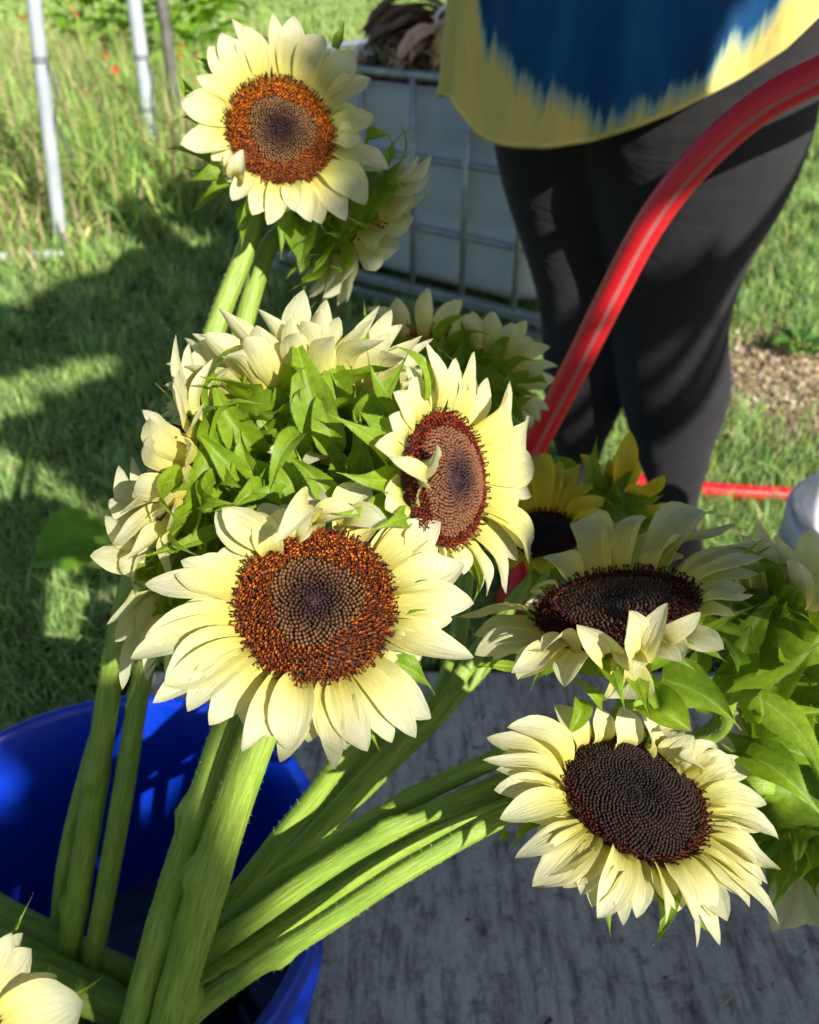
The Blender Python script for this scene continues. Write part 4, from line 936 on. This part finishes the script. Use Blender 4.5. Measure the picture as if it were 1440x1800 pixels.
sunflower('pale sunflower facing left and away on the upper left side of the middle cluster', (348,835), .45, (-.84,.22,.06), 118, pw=.72, auto=[(30,-.05,.40,.85,1.25),(22,-.1,-.15,.7,1.0)], N=300, stems=R3, seed=33, under=0, nbract=14,
    bpl=[((400,880,.43),(345,790,.42),60,dict(bow=.2)),((430,850,.42),(330,745,.41),56,dict(bow=.2)),((405,925,.41),(230,985,.405),30,dict(bow=.15)),((430,830,.43),(385,760,.42),60,dict(kind='leaf')),((470,860,.41),(395,905,.40),50,dict(bow=.4))])
sunflower('pale bluish-white sunflower hanging lowest on the left side of the middle cluster', (325,985), .47, (-.78,-.02,-.14), 96, pw=.85, auto=[(24,-.05,.3,1.15,1.6),(12,-.1,0,.8,1.1)], N=260, stems=[dict(p=[(400,1050,.54),(425,1150,.56),(385,1330,.56),(320,1550,.56),(250,1750,.57),('w',-.27,.36,.05)], r=(.006,.007))], seed=34, under=0, nbract=10,
    bpl=[((300,1065,.43),(170,1108,.43),24,dict(bow=-.12)),((330,1090,.42),(250,1190,.42),16),((340,1010,.42),(230,1045,.42),26)])
# filler bracts of the central knot belong to a third turned-away head
sunflower('mostly hidden sunflower head, its curled green bracts in the centre of the middle cluster', (600,790), .47, (.10,.55,.30), 70, auto=[(14,-.05,.5,1.1,1.6)], N=0, seed=45, under=0, nbract=16, blen=1.2,
    bpl=[((560,900,.415),(520,790,.40),60,dict(bow=.3,hook=.3)),((620,880,.41),(690,850,.40),60,dict(bow=.4)),((640,860,.42),(632,720,.40),54,dict(bow=.3,hook=.25)),((590,890,.40),(488,790,.395),50,dict(bow=.3,hook=.3)),((655,850,.42),(675,740,.41),90,dict(kind='leaf',bow=.2)),
         ((500,880,.41),(420,870,.40),44,dict(bow=.4)),((480,910,.40),(385,895,.40),36,dict(bow=.3)),((540,870,.42),(480,800,.41),60,dict(kind='leaf',bow=.4)),((650,900,.40),(668,860,.39),40,dict(bow=.2)),((690,880,.40),(745,920,.39),24,dict(bow=.2)),((610,840,.43),(585,740,.42),50,dict(bow=.4,roll=.5)),((440,850,.42),(420,740,.41),56),
         ((470,850,.43),(400,800,.415),54,dict(kind='leaf',bow=.4)),((530,820,.44),(520,720,.43),60,dict(kind='leaf',bow=.2))])
# behind the top flower, facing down right
sunflower('dim greenish sunflower nodding behind the highest one, seen from its back', (625,385), .60, (.62,-.42,-.45), 84, auto=[(17,-.05,.4,.8,1.25),(12,-.1,.1,.7,1.0)], N=260, stems=[dict(p=[(500,400,.62),(468,440,.62),(420,600,.62),(360,800,.62),(300,1000,.62),(252,1180,.615),(212,1420,.62),(172,1640,.65),(140,1800,.68),('w',-.31,.28,.05)], r=(.0070,.0082))], seed=36, under=0, nbract=18,
    bpl=[((530,385,.58),(528,462,.575),72,dict(kind='leaf',bow=.35,cup=.5)),((660,330,.58),(722,325,.58),40),((545,380,.57),(590,405,.57),26,dict(bow=.2)),((535,440,.6),(537,525,.6),26)])
# right cluster
sunflower('pale sunflower facing away at the right edge above the curled leaf', (1405,1125), .45, (.78,.50,-.12), 110, auto=[(18,-.05,.4,.7,1.1),(14,-.1,.1,.7,1.0)], N=260, stems=[dict(p=[(1250,1290,.50),(1050,1370,.52),(870,1412,.50),(700,1490,.495),(580,1570,.495),(440,1660,.50),(340,1720,.51),('w',-.25,.33,.04)], r=(.0060,.0070))], seed=71, under=0, nbract=14,
    bpl=[((1160,1190,.415),(1304,1284,.40),100,dict(bow=.12,cup=.3,sway=-.08)),((1295,1240,.42),(1450,1120,.40),92,dict(bow=.2)),((1320,1270,.425),(1470,1250,.41),72,dict(bow=.2)),((1295,1180,.42),(1255,1105,.41),34,dict(bow=.4,hook=.3)),((1290,1150,.43),(1385,1030,.43),56),((1240,1130,.43),(1290,1040,.43),40),((1220,1180,.43),(1240,1100,.43),44),((1270,1200,.43),(1320,1100,.425),66,dict(kind='leaf',bow=.25)),((1210,1230,.43),(1290,1180,.425),66,dict(kind='leaf',bow=.25)),
         ((1330,1220,.40),(1455,1420,.37),72,dict(bow=.10,cup=-.5,sway=-.14,hook=.1)),((1322,1240,.40),(1336,1215,.385),26,dict(kind='leaf',bow=.5))])
sunflower('pale sunflower facing away at the lower right edge, behind the low hanging one', (1415,1395), .47, (.70,-.25,-.42), 108, auto=[(24,-.05,.3,.9,1.35),(14,-.1,.1,.7,1.0)], N=260, stems=[dict(p=[(1250,1350,.52),(1080,1390,.56),(870,1395,.56),(700,1460,.56),(540,1560,.56),(400,1660,.57),('w',-.24,.37,.04)], r=(.0060,.0070))], seed=72, under=0, nbract=14,
    bpl=[((1315,1320,.43),(1450,1440,.41),84,dict(bow=.2)),((1320,1300,.43),(1470,1360,.42),80,dict(bow=.2))], blen=.7)
# blurred, farther back
sunflower('blurred pale sunflower behind the middle cluster beside the tank corner', (850,665), .70, (.35,.60,-.55), 62, auto=[(16,-.05,.4,.9,1.3),(12,-.1,.1,.8,1.1)], N=200, stems=[dict(p=[(830,800,.74),(820,1000,.68),(780,1210,.60),(680,1330,.575),(560,1460,.565),(430,1600,.57),('w',-.22,.38,.05)], r=(.0068,.0074))], seed=81, under=0, nbract=12, hairs=False)
sunflower('blurred pale sunflower with tall green bracts, directly behind the top of the middle cluster', (735,640), .70, (-.05,.75,-.45), 74, auto=[(16,-.05,.4,.7,1.0)], N=200, stems=[dict(p=[(740,800,.74),(750,1000,.70),(700,1240,.61),(600,1380,.59),(480,1540,.59),('w',-.23,.42,.05)], r=(.0058,.0064))], seed=82, under=0, nbract=14, hairs=False,
    bpl=[((700,640,.68),(690,555,.68),22),((750,640,.68),(752,560,.68),30),((775,650,.67),(782,565,.67),26),((800,650,.67),(815,580,.67),26),((720,640,.68),(712,548,.69),20)])
yp = dict(pm='petal_yellow', group='yellow sunflowers among the pale ones')
sunflower('golden yellow sunflower with a dark brown centre, shaded, behind the right cluster', (958,940), .58, (-.10,.72,.62), 58, petals=[(1022,815,44),(985,810,40),(945,800,40),(915,825,40),(1040,850,40),(1062,875,36),(1070,905,36),(890,860,40),(1075,940,36),(1010,1000,40),(900,1000,40),(950,1010,40)], sty=STY_DARK, inner=.75, N=600, stems=[dict(p=[(900,1060,.62),(800,1200,.60),(700,1320,.60),(540,1490,.60),('w',-.20,.40,.05)], r=(.0060,.0065))], seed=91, under=12, nbract=10, hairs=False, **yp)
sunflower('golden yellow sunflower turned away, one petal standing tall, in front of the leggings', (1085,900), .64, (.35,.45,-.55), 52, petals=[(1108,758,38,dict(d=.62,n=W((0,.1,1)))),(1080,800,30,dict(d=.62)),(1140,885,40,dict(d=.63,n=W((0,0,1)))),(1136,925,44,dict(d=.63,n=W((0,0,1)))),(1118,850,36,dict(d=.62,n=W((0,0,1)))),(1100,945,40,dict(d=.63,n=W((0,0,1))))], N=200, stems=[dict(p=[(1030,1000,.68),(900,1120,.64),(760,1270,.62),(560,1480,.61),('w',-.19,.42,.05)], r=(.0055,.006))], seed=92, under=0, nbract=10, hairs=False,
    bpl=[((1040,870,.63),(1050,765,.63),40),((1060,880,.63),(1075,800,.64),34),((1000,850,.66),(975,800,.66),50,dict(kind='leaf'))], auto=[(12,-.05,.3,.9,1.3)], **yp)
# bottom left, close to the camera
f9 = [(55,1668,72,dict(z=.1)),(40,1640,40,dict(z=0)),(146,1762,120,dict(z=.15,cup=.3)),(150,1850,70),(20,1640,50),(-60,1640,60),(120,1950,70),(-150,1700,70),(-160,1850,70),(-80,2010,70),(40,2030,70)]
sunflower('pale sunflower partly in view at the bottom left corner, close and bright', (-150,1880), .30, (.35,.45,.85), 130, f9, N=500, stems=[dict(p=[(-60,1640,.60),(60,1690,.63),(200,1760,.66),('w',-.22,.36,.10)], r=(.0115,.0115)), dict(p=[(-80,1560,.66),(60,1630,.67),(230,1712,.69),('w',-.20,.40,.08)], r=(.0115,.0115))][:1], seed=95, under=8,
    bpl=[((88,1760,.335),(187,1712,.34),16,dict(bow=.1)),((0,1690,.34),(58,1572,.345),14),((78,1770,.335),(88,1695,.34),20,dict(kind='leaf'))])
# stems whose flowers are out of sight inside the bucket bunch
def loose(label, pts, r, seed, nodes=()):
    pw = [P(*a) if len(a) == 3 else np.array(a[1:]) for a in pts]
    root = thing('cut_stem', label, 'plant stem', pw[-1], 'cut sunflower stems standing in the blue bucket'); stem_obj(root, pw[-1], pw, np.linspace(r[0], r[1], len(pw)), seed, nodes)
loose('thick bright green cut stem running down behind the main sunflower, right of the darker one', [(505,1170,.44),(452,1300,.432),(402,1440,.435),(356,1590,.44),(308,1760,.455),(280,1880,.47),('w',-.22,.27,.06)], (.0098,.0108), 101, ((.12,5.5),(.15,.8),(.2,2.4)))
loose('slim dark green cut stem leaning left across the bottom of the bucket', [(-80,1560,.66),(60,1635,.67),(230,1715,.69),('w',-.18,.42,.06)], (.0115,.0115), 102)
loose('shaded green cut stem crossing low behind the lower left sunflower', [(-60,1680,.60),(90,1730,.62),(230,1790,.65),('w',-.20,.36,.05)], (.012,.012), 103)
loose('slimmest green cut stem, at the left edge of the left pair in the bucket', [(205,1180,.63),(150,1360,.64),(112,1520,.66),(95,1680,.68),(75,1820,.71),('w',-.35,.29,.05)], (.005,.006), 104)
loose('green cut stem lowest of the bundle leaning right, nearest the camera', [(985,1400,.50),(875,1440,.47),(700,1538,.46),(560,1630,.465),(440,1705,.475),(330,1795,.49),('w',-.20,.31,.05)], (.0056,.0066), 107, ((.2,3.),))
#ADDED TREE
# ------------------------------------------------------------------ unseen tree, added behind the camera to cast the wanted shadows
m, t, b = mat('bark', rough=.9, spec=.1); c = ramp(t, noise(t, 1, 5, .7, stretch=(14, 14, 2)), [(.3, (.05, .035, .025)), (.7, (.17, .13, .10))]); t.links.new(c, b.inputs['Base Color']); bump(t, b, noise(t, 1, 5, .7, stretch=(14, 14, 2)), .8, .03); M['bark'] = m
S_ = np.array(SUN); HS = math.hypot(S_[0], S_[1]); du = nrm(np.array([S_[0], S_[1], 0.])); eu = np.array([-du[1], du[0], 0.])
# u across the light, v along the ground away from the sun
def shade(u, v):  # mask of spots the added crown is shaped to darken
    r = (-.9 < u < 1.12 and -1.2 < v < (.93 if u < .125 else 1.02 if u < .62 else .93 if u < .85 else .70))                                   # slab, bucket
    if (-.02 < u < .062 and v > .70) or (.06 < u < .125 and v > 1.05): r = False                                                        # lit stems
    lim = .95 if v > 1.70 else (.99 if v > 1.2 else .97)
    r |= (.62 + .03 * math.sin(9 * v) < u < lim + .03 * math.sin(9 * v) and (.9 if u < .88 else 1.08) < v < 2.75)          # left of the person
    r |= (.22 + .05 * math.sin(8 * v) < u < .86 and 2.33 < v < 2.93 + .08 * math.sin(9 * u))        # lawn, upper left
    r |= (-.85 < u < -.12 + .03 * math.sin(16 * v) and .9 < v < 1.75)                               # lawn, lower left
    r |= (.008 < u < .058 and .95 < v < 1.36) or (-.14 < u < .0 and .9 < v < 1.08)
    r |= (.335 + .01 * math.sin(40 * v) < u < .64 and 1.5 <= v < 2.12)
    r |= (.30 + .015 * math.sin(30 * v) < u < .64 and (1.29 if u < .40 else 1.22) < v < 1.50)                              # upper petals, yellow flowers
    r |= (1.33 < u < 1.95 and 1.62 < v < 3.75)                                                      # tank front
    r |= (u - 1.08) ** 2 + ((v - 1.60) * .8) ** 2 < .0030
    if abs(u - .721) < .055 and 1.52 < v < 1.80: r = False
    for (hu, hv, hr) in ((.11, .76, .06), (-.06, .93, .05)):
        if (u - hu) ** 2 + (v - hv) ** 2 < hr * hr: r = False
    return r
LV = []; k = 0
while k < 15500:
    u, v = random.uniform(-1.0, 2.0), random.uniform(-1.3, 3.9)
    if not shade(u, v): continue
    D_ = random.gauss(4.2, .35); LV.append(-du * v + eu * u * (1 if eu[0] > 0 else -1) + S_ * D_); k += 1  # leaf set on the sun ray above its masked spot
LV = np.array(LV)
TB = np.array([LV[:, 0].mean() + .3, LV[:, 1].mean(), 0.])
tree = thing('added_shade_tree', 'added unseen tree behind the viewpoint, leaves placed to shade slab, lawn and person', 'tree', TB)
k = len(LV); a1 = rng.normal(size=(k, 3)); a1 /= np.linalg.norm(a1, axis=1)[:, None]; a2 = np.cross(a1, rng.normal(size=(k, 3))); a2 /= np.linalg.norm(a2, axis=1)[:, None]
Ls = rng.uniform(.045, .075, (k, 1)); Lp = LV - TB
lv = np.stack([Lp - a1 * Ls, Lp + a2 * Ls * .5, Lp + a1 * Ls, Lp - a2 * Ls * .5], 1).reshape(-1, 3)
cr = link('crown', mesh_np('crown', lv, np.arange(4 * k).reshape(-1, 4), np.tile([(.5, 0), (1, .5), (.5, .9), (0, .5)], (k, 1)), smooth=False), M['leaf'], tree); cr['kind'] = 'stuff'
cm = LV.mean(0)
v, f, uv = tube([TB - TB, np.array([.03, 0, 1.2]), np.array([0, .04, 2.2]), cm - TB - [0, 0, .5]], np.array([.16, .13, .11, .06]), 14, 24); link('trunk', mesh_np('trunk', v, f), M['bark'], tree)
for i in range(26):
    e = LV[rng.integers(0, k)] - TB; s0 = np.array([0, .02, 1.8 + .5 * random.random()]); mid = (s0 + e) / 2 + [0, 0, -.15]
    v, f, uv = tube([s0, mid, e], np.array([.035, .018, .006]), 7, 12); link('limb', mesh_np('limb', v, f), M['bark'], tree)
